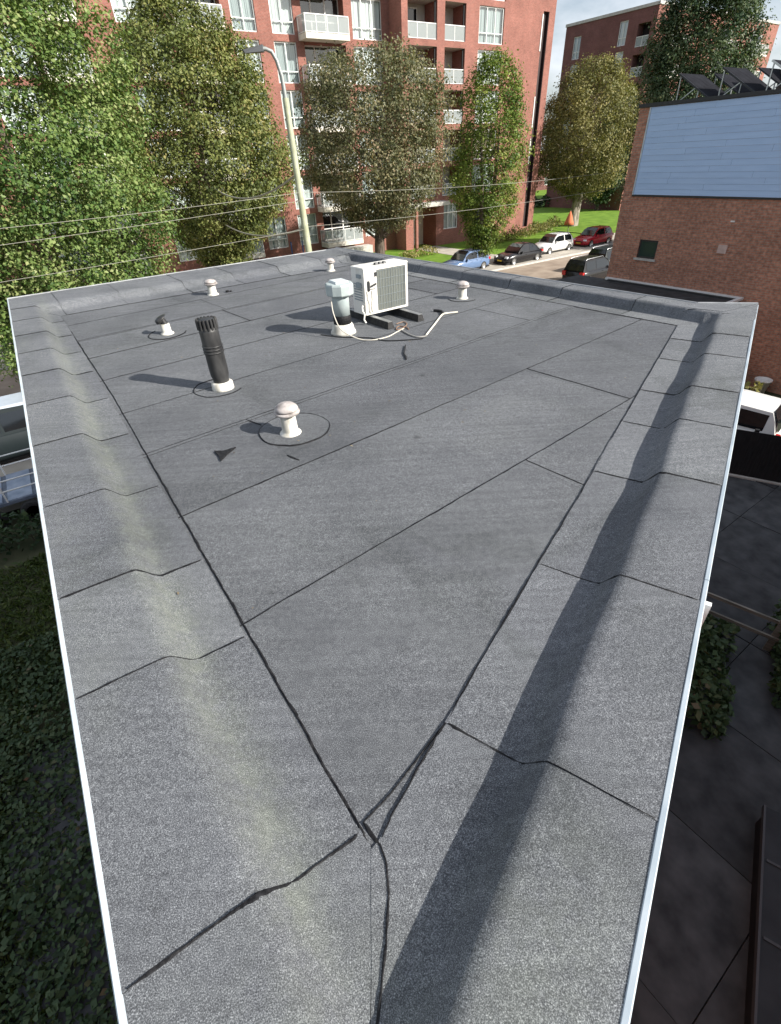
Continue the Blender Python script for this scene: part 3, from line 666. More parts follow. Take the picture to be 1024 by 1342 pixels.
A_w3 = [(-28.0, -24.9), (-19.45, -16.36), (-1.15, 1.74)]; A_w2 = [(-11.4, -9.5), (-8.3, -6.4)]; A_bal = [(-24.2, -21.6), (-15.5, -12.1), (-5.7, -1.9)]
opsA = []
for z in ROWS:
    for a, c in A_w3+A_w2: opsA.append((a, c, z, z+WH))
    for a, c in A_bal: opsA.append((a, c, z, z+WH, 1.4))
HT = 24.0
b = MB(); wall_open(b, -34, 2.46, 0, HT, 0, opsA); b.build('wall', brick_red, apt)
yB = -1.85
opsB = [(3.4, 6.3, .02, 3.75, 2.2), (7.3, 9.2, 1.5, 3.75), (10.98, 14.04, 1.57, 4.0)]
for z in ROWS[1:]:
    opsB += [(3.09, 6.2, z, z+WH, 1.75), (7.05, 9.42, z, z+WH, 1.75), (10.98, 14.04, z, z+WH)]
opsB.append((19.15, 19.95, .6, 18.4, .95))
b = MB(); wall_open(b, 2.46, 20.8, 0, HT, yB, opsB)
b.quad((2.46, yB, 0), (2.46, yB, HT), (2.46, 3, HT), (2.46, 3, 0)); b.quad((20.8, yB, 0), (20.8, 12, 0), (20.8, 12, HT), (20.8, yB, HT))
b.build('wall', brick_red, apt)
b = MB(); b.box(19.152, 19.948, yB+.30, yB+.34, .602, 18.398); b.box(19.152, 19.20, yB+.03, yB+.298, .602, 18.398); b.box(19.90, 19.948, yB+.03, yB+.298, .602, 18.398); b.build('slot_shade', mat('painted_slot_shade', (.035, .018, .018), .7), apt)  # dark lining: the shade inside the slot is put into its colour
for z0_, z1_ in ((15.6, 18.2), (9.6, 12.2), (6.6, 8.8)):
    b = MB(); b.box(19.01, 19.12, yB-.05, yB-.003, z0_, z1_); b.build('slot_edging', white_m, apt)
b = MB(); b.quad((-34, .95, .2), (2.4, .95, .2), (2.4, .95, HT), (-34, .95, HT)); b.quad((-34, .95, 0), (-34, 12, 0), (-34, 12, HT), (-34, .95, HT)); b.add([(-34, 0, HT), (20.8, 0, HT), (20.8, 12, HT), (-34, 12, HT)], [(0, 1, 2, 3)]); b.build('interior', room_m, apt)
b = MB(); b.quad((9.6, yB+.9, .2), (18.9, yB+.9, .2), (18.9, yB+.9, HT), (9.6, yB+.9, HT)); b.build('interior', room_m, apt)
# windows: frame > pane, curtain
def window_meshes(wd, ht, panes, f=.075, tr=None):
    b = MB(); b.box(0, wd, 0, .09, 0, f); b.box(0, wd, 0, .09, ht-f, ht); b.box(0, f, .001, .089, f, ht-f); b.box(wd-f, wd, .001, .089, f, ht-f)
    for k in range(1, panes):
        x = wd*k/panes; b.box(x-.035, x+.035, .002, .088, f, ht-f)
    if tr:
        for k in range(panes): b.box(wd*k/panes+f, wd*(k+1)/panes-f, .004, .086, tr-.03, tr+.03)
    p = MB(); p.quad((f, .05, f), (wd-f, .05, f), (wd-f, .05, ht-f), (f, .05, ht-f))
    c = MB(); n = 40
    V = []; fs = []
    for i in range(n+1):
        x = f+(wd-2*f)*i/n; y = .20+.03*math.sin(i*1.9)+.02*math.sin(i*.73); V += [(x, y, f), (x, y, ht-f)]
    for i in range(n): fs.append((2*i, 2*i+2, 2*i+3, 2*i+1))
    c.add(V, fs, 0, True)
    return b.mesh('window', white_m), p.mesh('pane', glass_m), c.mesh('curtain', curt_m), c.mesh('curtain', curt_g)
W3 = window_meshes(3.0, WH, 3, tr=.72); W2 = window_meshes(1.9, WH, 2, tr=.72); WG = window_meshes(1.9, 2.25, 3, tr=1.5)
rw = random.Random(4)
def put_window(par, ms, x, y, z, rz=0, cur=.93):
    o = inst('window', ms[0], par, (x, y, z), rz); inst('pane', ms[1], o)
    q = rw.random()
    if q < cur: inst('curtain', ms[2] if rw.random() < .55 else ms[3], o)
for ri_, z in enumerate(ROWS):
    for a, c in A_w3: put_window(apt, W3, (a+c)/2-1.5, .09, z)
    for a, c in A_w2: put_window(apt, W2, (a+c)/2-.95, .09, z)
    if ri_: put_window(apt, W3, 11.01, yB+.09, z)
put_window(apt, WG, 7.3, yB+.09, 1.5)
# balconies
def rail_panels(par, p0, p1, h, n, z, name='balcony_rail'):
    d = Vector(p1)-Vector(p0); L = d.length; rz = math.atan2(d.y, d.x)
    b = MB(); b.box(0, L, -.03, .03, h-.06, h); b.box(0, L, -.02, .02, .04, .08)
    for k in range(n+1): b.box(L*k/n-.022, L*k/n+.022, -.022, .022, 0, h-.06)
    o = b.build(name, white_m, par, (p0[0], p0[1], z), rz)
    for k in range(n):
        g = MB(); g.box(L*k/n+.024, L*(k+1)/n-.024, -.006, .006, .085, h-.065); g.build('glass_panel', frost_m, o)
    return o
for ri_, z in enumerate(ROWS):
    for a, c in A_bal:
        x0, x1 = a-.45, c-.35
        b = MB(); b.box(x0, x1, -1.3, -.003, z-.34, z); b.build('balcony_slab', cream_m, apt)
        rail_panels(apt, (x0+.03, -1.26), (x1-.03, -1.26), 1.05, 4, z); rail_panels(apt, (x0+.03, -.03), (x0+.03, -1.23), 1.05, 1, z); rail_panels(apt, (x1-.03, -1.23), (x1-.03, -.03), 1.05, 1, z)
        # recessed doors
        b = MB(); wd = c-a
        for k in range(4): b.box(a+wd*k/3-.05, a+wd*k/3+.05, .80, .88, z, z+WH)
        b.box(a, c, .80, .88, z+WH-.1, z+WH); b.box(a, c, .80, .88, z, z+.1); b.box(a, c, .79, .89, z+.95, z+1.02)
        o = b.build('balcony_door', white_m, apt); p = MB(); p.quad((a, .84, z+.1), (c, .84, z+.1), (c, .84, z+WH-.1), (a, .84, z+WH-.1)); p.build('pane', glass_m, o)
    if ri_:
        for a, c in ((3.09, 6.2), (7.05, 9.42)):
            rail_panels(apt, (a+.02, yB+.10), (c-.02, yB+.10), 1.05, 3 if c-a > 3 else 2, z)
            b = MB(); b.quad((a, yB+1.75, z), (c, yB+1.75, z), (c, yB+1.75, z+WH), (a, yB+1.75, z+WH)); b.build('loggia_wall', soffit_m, apt)
            b = MB(); b.quad((a, yB+.01, z+WH-.012), (a, yB+1.74, z+WH-.012), (c, yB+1.74, z+WH-.012), (c, yB+.01, z+WH-.012)); b.build('loggia_soffit', soffit_m, apt)
            b = MB(); wd = (c-a)
            b.box(a+.25, c-.9, yB+1.66, yB+1.74, z, z+2.2); o = b.build('balcony_door', white_m, apt)
            n = 2
            for k in range(n):
                w_ = (wd-1.15-.1)/n; g = MB(); g.box(a+.25+.06+k*w_+.03*k, a+.25+.06+(k+1)*w_-.03, yB+1.645, yB+1.66, .3+z, z+2.1); g.build('pane', carglass, o)
            b = MB(); b.box(c-.14, c-.02, yB+.16, yB+.28, z, z+WH-.013); b.build('rain_pipe', dark_m, apt)
# porch
b = MB(); b.quad((3.4, yB+2.2, .02), (6.3, yB+2.2, .02), (6.3, yB+2.2, 3.75), (3.4, yB+2.2, 3.75)); b.build('porch_wall', cream_m, apt)
b = MB(); b.box(3.6, 4.7, yB+2.1, yB+2.19, .02, 2.9); o = b.build('porch_door', mat('dark_green_door', (.03, .045, .035), .4), apt)
b = MB(); b.box(4.5, 4.56, yB+2.06, yB+2.1, 1.0, 1.3); b.build('handle', alu_m, o)
b = MB(); b.box(2.5, 6.9, yB-1.5, yB-.003, 3.78, 4.1); b.build('porch_canopy', conc_m, apt)
b = MB(); b.box(2.7, 2.95, yB-1.4, yB-1.15, 0, 3.78); b.build('porch_column', brick_red, apt)
# plinth ledges, ground floor terraces
for a, c in ((-16.1, -12.3), (-24.5, -20.2), (-6.0, -1.8)):
    b = MB(); b.box(a, c, -2.2, -1.32, .0, 1.1); b.build('terrace_wall', conc_m, apt)
for x in (-9.0, -10.1):
    b = MB(); b.tube([(x, -1.8, 0), (x, -1.8, 2.2)], .06, 8); tag(b.build('blue_post', mat('blue_post_paint', (.03, .08, .22), .5), None, (0, 56, G), RZB), 'blue post standing before the ground floor windows, %s one' % ('right' if x > -9.5 else 'left'), 'post', 'blue posts in front of the apartments')

# ------------------------------------------------------------------ second apartment block
RZW = R(-56)
b2 = thing('apartment_building', 'brick block with side wall shade put into its colour, behind the round tree', 'apartment building', (28.2, 93.3, G), RZW)
ops2 = []
for k in range(7):
    z = 17.75-2.9*k
    if z < 1: break
    ops2 += [(1.3, 2.5, z, z+2.35), (8.3, 9.5, z+.45, z+2.8), (11.0, 12.7, z, z+2.2, 1.2)]
b = MB(); wall_open(b, -.2, 13.4, 0, 21.3, 0, ops2)
b.quad((-.2, 0, 0), (-.2, 0, 21.3), (-.2, 30, 21.3), (-.2, 30, 0)); b.add([(-.2, 0, 21.3), (13.4, 0, 21.3), (13.4, 32, 21.3), (-.2, 32, 21.3)], [(0, 1, 2, 3)])
b.build('wall', brick_darkened, b2)  # shade painted in with darkened brick; the lit end wall stays red
b = MB(); b.quad((13.4, 0, 0), (13.4, 32, 0), (13.4, 32, 21.3), (13.4, 0, 21.3)); b.build('end_wall', brick_red, b2)
b = MB(); b.box(-.3, 13.5, -.1, .3, 21.303, 21.6); b.box(13.1, 13.5, .303, 32, 21.303, 21.6); b.build('roof_edge', conc_m, b2)
b = MB(); b.quad((0, 1.25, .1), (13.3, 1.25, .1), (13.3, 1.25, 21.2), (0, 1.25, 21.2)); b.build('interior', room_m, b2)
W12 = window_meshes(1.2, 2.35, 2, tr=.75)
for o in ops2:
    if len(o) == 4: put_window(b2, W12, o[0], .09, o[2], 0, 1)
    else:
        rail_panels(b2, (o[0], .05), (o[1], .05), 1.0, 2, o[2])
for k in range(6):
    z = 17.75-2.9*k
    for y0 in (2., 15., 24.):
        b = MB(); b.box(13.403, 14.7, y0, y0+4, z-.3, z); b.build('balcony_slab', cream_m, b2)
        rail_panels(b2, (14.65, y0+.05), (14.65, y0+3.95), 1.0, 3, z)
        b = MB(); b.box(13.403, 13.46, y0+.4, y0+3.6, z+.05, z+2.2); o = b.build('balcony_door', white_m, b2)
        g = MB(); g.box(13.462, 13.475, y0+.6, y0+3.4, z+.3, z+2.05); g.build('pane', carglass, o)
# far backdrop blocks
def far_block(name, label, loc, rz, lx, ly, h, m, nw, nf):
    t = thing(name, label, 'building', (*loc, G), rz); b = MB(); ops = []
    for i in range(nw):
        for j in range(nf): x = 1+i*(lx-2)/nw; ops.append((x, x+1.3, 1+j*2.9, 2.6+j*2.9))
    wall_open(b, 0, lx, 0, h, 0, ops, .15); b.quad((0, 0, 0), (0, 0, h), (0, ly, h), (0, ly, 0)); b.quad((lx, 0, 0), (lx, ly, 0), (lx, ly, h), (lx, 0, h)); b.add([(0, 0, h), (lx, 0, h), (lx, ly, h), (0, ly, h)], [(0, 1, 2, 3)]); b.build('wall', m, t)
    ms = window_meshes(1.3, 1.6, 2)
    for o in ops: put_window(t, ms, o[0], .06, o[2], 0, 1)
    b = MB(); b.box(-.15, lx+.15, -.15, .15, h+.003, h+.2); b.build('roof_edge', conc_m, t)
    return t
far_block('row_houses', 'low brick houses far behind, in the gap between the two apartment blocks', (26, 128), R(25), 30, 9, 7.5, brick_darkened, 8, 2)
# ------------------------------------------------------------------ brick building on the right
sb = thing('brick_building', 'brown brick side building clad with pale blue boards above, at right', 'building', (14.63, 17.41, G), RZW)
X0, X1, ZT = -7.65, 3.7, 8.98
b = MB()
wall_open(b, X0, X1, 0, ZT, 0, [(-6.45, -5.64, 3.98, 4.66, .12)])
b.quad((X0, 0, 0), (X0, 0, ZT), (X0, 12, ZT), (X0, 12, 0)); b.quad((X1, 0, 0), (X1, 12, 0), (X1, 12, ZT), (X1, 0, ZT)); b.quad((X0, 12, 0), (X0, 12, ZT), (X1, 12, ZT), (X1, 12, 0))
b.build('wall', brick_side, sb)
b = MB(); b.add([(X0, 0, ZT-.05), (X1, 0, ZT-.05), (X1, 12, ZT-.05), (X0, 12, ZT-.05)], [(0, 1, 2, 3)]); b.build('roof', felt_m, sb)
b = MB(); b.box(X0-.04, X1, -.07, .12, ZT+.003, ZT+.11); b.build('coping', dark_m, sb)
clad = noisy('blue_grey_board', (.40, .56, .81), (.46, .62, .87), 2.2, .55, 8, .12, .004, (.5, 1, 5), lo=.3, hi=.7)
vary_objects(clad, .975, 1.02); rnd = random.Random(11); zb = 6.22; nb_ = 15; bh = (8.965-zb)/nb_
for k in range(nb_):
    xs = [-7.16]
    while xs[-1] < X1: xs.append(xs[-1]+rnd.choice((2.9, 3.4, 4.1))) if len(xs) > 1 else xs.append(-7.16+rnd.uniform(1.2, 3.6))
    for i in range(len(xs)-1):
        a, c = xs[i]+.002, min(xs[i+1], X1)-.002
        if c-a < .1: continue
        z = zb+k*bh; b = MB(); q = rnd.uniform(0, .003)
        b.add([(a, -.030-q, z+.0015), (c, -.030-q, z+.0015), (c, -.025-q, z+bh-.0015), (a, -.025-q, z+bh-.0015), (a, 0.004, z+.0015), (c, .004, z+.0015), (c, .004, z+bh-.0015), (a, .004, z+bh-.0015)],
              [(0, 1, 2, 3), (0, 4, 5, 1), (3, 2, 6, 7), (0, 3, 7, 4), (1, 5, 6, 2)])
        b.build('plank', clad, sb)
b = MB(); b.box(-7.22, -7.165, -.045, .003, zb-.02, 8.97); b.build('cladding_edge', alu_m, sb)
b = MB(); b.box(-7.22, X1, -.05, -.002, zb-.06, zb-.005); b.build('drip_rail', dark_m, sb)
b = MB(); b.box(-6.45, -5.64, .06, .10, 3.98, 4.66); o = b.build('window', dark_m, sb)
g = MB(); g.quad((-6.38, .055, 4.05), (-5.71, .055, 4.05), (-5.71, .055, 4.59), (-6.38, .055, 4.59)); g.build('pane', mat('dark_pane', (.02, .04, .04), .08, 0, .6), o)
b = MB(); b.box(-6.52, -5.57, -.06, .06, 3.90, 3.977); b.build('sill', conc_m, o)
b = MB(); b.box(-3.28, -2.96, -.05, .002, 4.44, 4.72); b.build('air_brick', noisy('pink_vent', (.52, .38, .33), (.62, .47, .42), 8, .7), sb)
b = MB(); b.box(-3.14, -3.0, -.03, .002, 5.45, 5.50); b.build('wall_bracket', white_m, sb)
b = MB(); b.box(-4.6, 3.5, 3.6, 7.5, ZT-.049, ZT+1.25); b.build('rooftop_hut', noisy('brown_panel', (.22, .17, .14), (.32, .26, .22), 2, .8), sb)
b = MB(); b.box(-4.75, 3.6, 3.5, 7.6, ZT+1.253, ZT+1.40); b.build('hut_edge', conc_m, sb)
# solar panels
pvm = noisy('solar_back', (.008, .008, .011), (.016, .017, .022), 3, .9, 3, 0, spec=.1); alub = mat('bare_aluminium', (.55, .56, .57), .35, .8)
solar_lab2 = ['tilted black solar panel of the rear row, leftmost', 'tilted black solar panel of the rear row, second from left', 'tilted black solar panel of the rear row, third from left', 'tilted black solar panel of the rear row, rightmost']
solar_lab = ['leftmost tilted black solar panel on the side building roof', 'second tilted black solar panel from the roof corner', 'third tilted black solar panel from the roof corner, by its long pale rim', 'rightmost tilted black solar panel at the picture edge']
for k8 in range(8):
    k = k8 % 4; x = -6.35+k*1.52+(.35 if k8 > 3 else 0); yy = .55 if k8 < 4 else 2.35
    t = thing('solar_panel', (solar_lab if k8 < 4 else solar_lab2)[k], 'solar panel', (14.63+.559*x+.829*yy, 17.41-.829*x+.559*yy, G+ZT-.05), RZW, 'tilted solar panels on the brick building roof')
    # high edge at left, low edge at right
    b = MB(); V = []
    for x_, z_ in ((-.35, .95), (.95, .16)): V += [(x_, 0, z_), (x_, 1.65, z_), (x_-.018, 0, z_-.04), (x_-.018, 1.65, z_-.04)]
    b.add(V, [(0, 4, 5, 1), (2, 3, 7, 6), (0, 2, 6, 4), (1, 5, 7, 3), (0, 1, 3, 2), (4, 6, 7, 5)]); b.build('module', pvm, t)
    b = MB(); b.bar((-.36, -.012, .93), (.95, -.012, .14), .02, .05); b.build('rim', alub if k8 == 2 else dark_m, t)
    for y in (.1, 1.5):
        b = MB(); b.bar((-.30, y, .05), (-.32, y, .90), .035, .035); b.build('support', alub, t)
        b = MB(); b.bar((-.30, y, .08), (.9, y, .14), .035, .035); b.build('base_rail', alub, t)
    b = MB(); b.bar((-.30, .08, .08), (.35, .08, .50), .03, .03); b.build('brace', alub, t)
# lean-to garage against the wall
gar = thing('garage', 'low garage with dark flat roof against the foot of the brick wall', 'garage', (14.63, 17.41, G), RZW)
b = MB(); b.box(-9.0, -2.0, -5.2, -.05, 0, 2.9); b.build('wall', brick_side, gar)
b = MB(); b.box(-9.1, -1.9, -5.3, -.05, 2.903, 3.0); b.build('roof', noisy('dark_felt', (.022, .024, .027), (.05, .052, .056), 3, .8, 6, .2), gar)
b = MB(); b.box(-7.6, -1.84, -.16, -.003, 3.003, 3.09); b.box(-1.96, -1.84, -5.3, -.163, 3.003, 3.09); b.build('edge_trim', mat('grey_flashing', (.78, .78, .77), .45), gar)
b = MB(); b.box(-7.4, -1.97, -.30, -.165, 3.003, 3.05); b.build('flashing_strip', dark_m, gar)

# ------------------------------------------------------------------ trees
def crown_mesh(name, cen, prof, height, z0, n_clump, per, leaf, m, par, seed, droop=.3, shell=.55, clump_r=.55, tintmid=.45, flat=1.0):
    rs = np.random.RandomState(seed)
    zs = np.linspace(0, 1, len(prof))
    cl = []
    hmax = max(prof)
    while len(cl) < n_clump:
        u = rs.rand(); a = rs.rand()*2*math.pi
        rmax = np.interp(u, zs, prof)
        if rs.rand()*hmax > rmax+.15*hmax: continue
        lump = 1+.30*mnoise.noise(Vector((math.cos(a)*1.3+seed, math.sin(a)*1.3, u*4.)))+.12*mnoise.noise(Vector((math.cos(a)*3+seed, math.sin(a)*3, u*9.)))
        rr = rmax*lump*(shell+(1-shell)*rs.rand()**.6 if rs.rand() < .8 else rs.rand()**.5)
        # gaps
        if mnoise.noise(Vector((math.cos(a)*rr*.55+seed*3, math.sin(a)*rr*.55, u*height*.5))) < -.46: continue
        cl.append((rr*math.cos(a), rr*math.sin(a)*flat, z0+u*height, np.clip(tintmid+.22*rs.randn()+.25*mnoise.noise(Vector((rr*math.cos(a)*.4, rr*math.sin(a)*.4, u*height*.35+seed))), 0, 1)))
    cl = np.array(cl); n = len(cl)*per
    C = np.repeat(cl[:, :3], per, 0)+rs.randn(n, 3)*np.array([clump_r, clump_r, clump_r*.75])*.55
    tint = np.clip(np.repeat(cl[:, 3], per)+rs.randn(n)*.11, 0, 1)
    inn_ = (C-np.repeat(cl[:, :3], per, 0))/clump_r; inn_ /= np.linalg.norm(inn_, axis=1)[:, None]+.25
    out = np.repeat(cl[:, :3], per, 0)-np.array([0, 0, z0+height*.35]); out[:, 2] *= .5
    out /= np.linalg.norm(out, axis=1)[:, None]+1e-6
    nrm = out*.45+inn_*.75+rs.randn(n, 3)*.42+np.array([0, 0, .40]); nrm /= np.linalg.norm(nrm, axis=1)[:, None]
    d = rs.randn(n, 3)+np.array([0, 0, -droop]); d -= nrm*(d*nrm).sum(1)[:, None]; d /= np.linalg.norm(d, axis=1)[:, None]+1e-6
    s = np.cross(nrm, d); L = leaf*(.65+.7*rs.rand(n))[:, None]
    V = np.empty((n, 4, 3)); V[:, 0] = C-d*L*.5; V[:, 1] = C+s*L*.32+nrm*L*.06; V[:, 2] = C+d*L*.55-nrm*L*.10; V[:, 3] = C-s*L*.32+nrm*L*.06
    F = np.arange(n*4).reshape(n, 4)
    return np_mesh(name, V.reshape(-1, 3), F, m, tint, par), cl
def tree(name, label, x, y, prof, height, z0, n_clump, per, leaf, m, seed, trunk_r=.2, limbs=9, bark=None, clump_r=.55, group='trees along the street', tint=.45, shell=.55, multi=1, knob=False, droop=.3):
    t = thing(name, label, 'tree', (x, y, G), 0, group); bark = bark or bark_m; rnd = random.Random(seed)
    cr_, cl = crown_mesh('crown', None, prof, height, z0, n_clump, per, leaf, m, t, seed, droop, shell, clump_r, tint)
    b = MB(); top = z0+height*.72
    for q in range(multi):
        a = q*2*math.pi/max(1, multi)+.7; off = .0 if multi == 1 else .22
        pts = []; rr = []
        for k in range(9):
            u = k/8; s_ = (off+u*.9*(multi > 1)); pts.append((math.cos(a)*s_+.10*math.sin(u*5+seed), math.sin(a)*s_+.10*math.cos(u*4+seed), u*top))
            r_ = trunk_r*(1-.8*u)*(1.35 if k == 0 else 1)
            if knob: r_ *= (1+.45*math.exp(-((u*top-2.0)/.55)**2))
            rr.append(r_)
        b.tube(pts, rr, 10)
    b.build('trunk', bark, t)
    b = MB(); idx = rnd.sample(range(len(cl)), min(limbs*5, len(cl)))
    for k, i in enumerate(idx):
        e = Vector(cl[i][:3]); h0 = max(z0*.75, min(e.z-1.0-.35*math.hypot(e.x, e.y), top*.95)); u = h0/top
        s0 = Vector((.10*math.sin(u*5+seed), .10*math.cos(u*4+seed), h0)); mid = s0.lerp(e, .5)+Vector((rnd.uniform(-.2, .2), rnd.uniform(-.2, .2), -.15))
        r0 = trunk_r*.34*(1-.6*u)*(1 if k < limbs else .5)
        b.tube([s0, mid, e], [r0, r0*.6, r0*.15], 5, cap=False)
    b.build('limbs', bark, t); return t
# big hornbeam at left
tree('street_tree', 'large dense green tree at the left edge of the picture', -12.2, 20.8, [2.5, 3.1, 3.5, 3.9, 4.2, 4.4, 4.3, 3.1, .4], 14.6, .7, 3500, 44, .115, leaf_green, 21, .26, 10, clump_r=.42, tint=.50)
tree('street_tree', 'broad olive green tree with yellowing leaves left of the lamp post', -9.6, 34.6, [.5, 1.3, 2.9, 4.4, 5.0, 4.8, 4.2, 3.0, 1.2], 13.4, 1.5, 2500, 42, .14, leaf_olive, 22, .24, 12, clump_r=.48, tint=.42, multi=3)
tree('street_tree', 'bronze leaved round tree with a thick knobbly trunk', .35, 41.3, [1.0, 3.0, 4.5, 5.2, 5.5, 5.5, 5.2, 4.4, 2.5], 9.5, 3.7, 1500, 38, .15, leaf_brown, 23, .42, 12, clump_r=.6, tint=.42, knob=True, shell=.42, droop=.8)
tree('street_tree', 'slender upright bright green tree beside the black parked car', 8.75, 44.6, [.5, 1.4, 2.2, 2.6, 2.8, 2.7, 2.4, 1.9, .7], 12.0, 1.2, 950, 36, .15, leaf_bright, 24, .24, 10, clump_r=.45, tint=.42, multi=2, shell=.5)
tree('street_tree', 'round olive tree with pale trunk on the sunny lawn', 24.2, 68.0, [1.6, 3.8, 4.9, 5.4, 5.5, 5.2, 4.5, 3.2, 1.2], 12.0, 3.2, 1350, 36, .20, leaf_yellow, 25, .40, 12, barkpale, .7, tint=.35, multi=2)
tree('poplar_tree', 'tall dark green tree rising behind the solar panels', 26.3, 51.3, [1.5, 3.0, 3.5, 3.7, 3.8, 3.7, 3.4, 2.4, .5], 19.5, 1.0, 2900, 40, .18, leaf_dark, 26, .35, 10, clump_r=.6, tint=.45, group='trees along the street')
tree('garden_tree', 'dark tree in the shade at the far side of the lawn', 33.0, 84.0, [1.0, 2.8, 3.2, 2.8, .6], 9.5, 1.2, 500, 20, .3, leaf_dark, 27, .25, 6, clump_r=.7, tint=.3, group='trees behind the lawn')
tree('garden_tree', 'small purple brown tree beside the building corner', 19.8, 76.0, [.6, 1.7, 2.2, 2.0, .4], 9.5, 2.5, 300, 18, .24, leafmat('leaf_purple', [(.06, .03, .03), (.11, .05, .05), (.16, .08, .07)]), 28, .16, 6, clump_r=.7, tint=.5, shell=.3, group='trees behind the lawn')
for k, (x, y, h, r_) in enumerate(((18, 150, 14, 7), (36, 165, 16, 9), (55, 160, 15, 9), (75, 150, 15, 9), (96, 135, 15, 9))):
    tree('distant_tree', ['distant tree seen in the gap beside the apartment block', 'distant tree behind the low houses', 'distant tree behind the shaded brick block', 'distant tree behind the lit end wall', 'distant tree beyond the right hand roof'][k], x, y, [r_*.5, r_*.9, r_, r_*.85, r_*.2], h, 1, 420, 18, .6, leaf_dark, 60+k, .35, 4, clump_r=1.2, tint=.5, group='distant trees behind the houses')
# hedges and planting
def shrub_row(name, label, cat, pts, w_, h, m, leaf, seed, per=60, tint=.5, z=G+.08):
    rs = np.random.RandomState(seed); o = thing(name, label, cat, (pts[0][0], pts[0][1], z)); C = []
    for k in range(len(pts)-1):
        a, c = np.array(pts[k]), np.array(pts[k+1]); L = np.linalg.norm(c-a); n = int(L*per*w_*h*2)+8
        d = (c-a)/L; q = np.array([-d[1], d[0]]); u = rs.rand(n)*L; v = (rs.rand(n)-.5)*w_; zz = h*rs.rand(n)**.6*(1-.35*(2*v/w_)**2)*(.8+.35*np.sin(u*1.7+seed)*np.sin(u*.6))
        P = a+np.outer(u, d)+np.outer(v, q); C.append(np.c_[P[:, 0]-pts[0][0], P[:, 1]-pts[0][1], zz])
    C = np.vstack(C); n = len(C); nrm = rs.randn(n, 3)+np.array([0, 0, 1.0]); nrm /= np.linalg.norm(nrm, axis=1)[:, None]
    d = rs.randn(n, 3); d -= nrm*(d*nrm).sum(1)[:, None]; d /= np.linalg.norm(d, axis=1)[:, None]; s = np.cross(nrm, d); L = leaf*(.6+.8*rs.rand(n))[:, None]
    V = np.empty((n, 4, 3)); V[:, 0] = C-d*L*.5; V[:, 1] = C+s*L*.36; V[:, 2] = C+d*L*.5-nrm*L*.12; V[:, 3] = C-s*L*.36
    np_mesh('foliage', V.reshape(-1, 3), np.arange(n*4).reshape(n, 4), m, np.clip(tint+.2*rs.randn(n), 0, 1), o)
    b = MB()
    for k in range(len(pts)-1):
        a, c = np.array(pts[k])-pts[0], np.array(pts[k+1])-pts[0]
        for q in range(max(2, int(np.linalg.norm(c-a)/.5))):
            p = a+(c-a)*rs.rand(); b.tube([(p[0], p[1], -.05), (p[0]+rs.randn()*.05, p[1]+rs.randn()*.05, h*.75)], [.015, .006], 5, cap=False)
    tag(b.build('stems', bark_m, o), kind='stuff'); return o
def sp(s, c): return tuple((s*DB+c*NB).tolist())      # street coordinates -> XY
shrub_row('flower_border', 'dry yellow flowering border on the grass before the porch', 'shrub border', [sp(29.5, -41.5), sp(33.4, -41.3)], 1.5, .8, leaf_yellow, .16, 41, 70, .7)
shrub_row('hedge', 'low yellow green hedge along the lawn behind the parked cars', 'hedge', [sp(37.5, -41.0), sp(47, -42.4), sp(56, -45.5)], 1.6, 1.2, leaf_yellow, .17, 42, 45, .4)
shrub_row('hedge', 'dark hedge across the back of the sunny lawn', 'hedge', [(24, 95), (38, 92), (46, 86)], 3., 2.2, leaf_dark, .4, 43, 14, .3)
shrub_row('shrub', 'reddish shrubs at the foot of the apartment wall under the wide window', 'shrub', [sp(10.8, -45.2), sp(14.2, -45.2)], .9, 1.1, leafmat('leaf_red', [(.10, .04, .02), (.22, .07, .04), (.32, .11, .06)]), .2, 44, 40, .5)

# ------------------------------------------------------------------ street furniture: lamp, wires
lp = thing('street_lamp', 'tall pale green street lamp with curved arm and flat grey head', 'street lamp', (-2.2, 17.95, G), 0)
topz = 9.35
b = MB(); b.tube([(0, 0, 0), (0, 0, 1.6), (0, 0, 1.65), (0, 0, topz*.55), (-.12, 0, topz)], [.16, .15, .125, .112, .085], 14); b.build('pole', lamp_m, lp)
b = MB(); b.tube([(-.12, 0, topz-.05), (-.14, 0, topz+.45), (-.22, -.02, topz+.78), (-.32, -.05, topz+.96), (-.46, -.1, topz+1.01), (-.60, -.14, topz+1.01)], [.06, .055, .052, .05, .048, .045], 10); b.build('arm', mat('grey_arm', (.30, .32, .31), .5, .3), lp)
b = MB(); b.add([(-0.514, -.22, topz+1.09), (-0.514, -.04, topz+1.09), (-1.031, -.28, topz+1.0), (-1.088, -.2, topz+1.0), (-1.031, -.1, topz+1.0), (-0.514, -.24, topz+.95), (-0.514, -.02, topz+.95), (-0.990, -.27, topz+.93), (-1.031, -.2, topz+.93), (-0.990, -.12, topz+.93)],
      [(0, 1, 4, 3, 2), (5, 7, 8, 9, 6), (0, 2, 7, 5), (2, 3, 8, 7), (3, 4, 9, 8), (4, 1, 6, 9), (1, 0, 5, 6)]); b.build('lamp_head', mat('grey_lamp_head', (.11, .115, .12), .5), lp)
b = MB(); b.box(-.125, .125, -.02, .16, 2.6, 3.1); b.build('fuse_box', mat('lamp_box', (.30, .33, .2), .5), lp)
wire_m = mat('overhead_wire', (.34, .33, .28), .6)
def wire(a, c, sag, r, label):
    P = []
    for k in range(25):
        u = k/24; p = np.array(a)*(1-u)+np.array(c)*u; p[2] -= sag*4*u*(1-u); P.append(tuple(p))
    b = MB(); b.tube(P, r, 5); tag(b.build('overhead_wire', wire_m), label, 'overhead wire', 'overhead wires crossing in front of the trees')
def wp(s_, z): return (-2.2+s_*DB[0], 17.9+s_*DB[1], z)
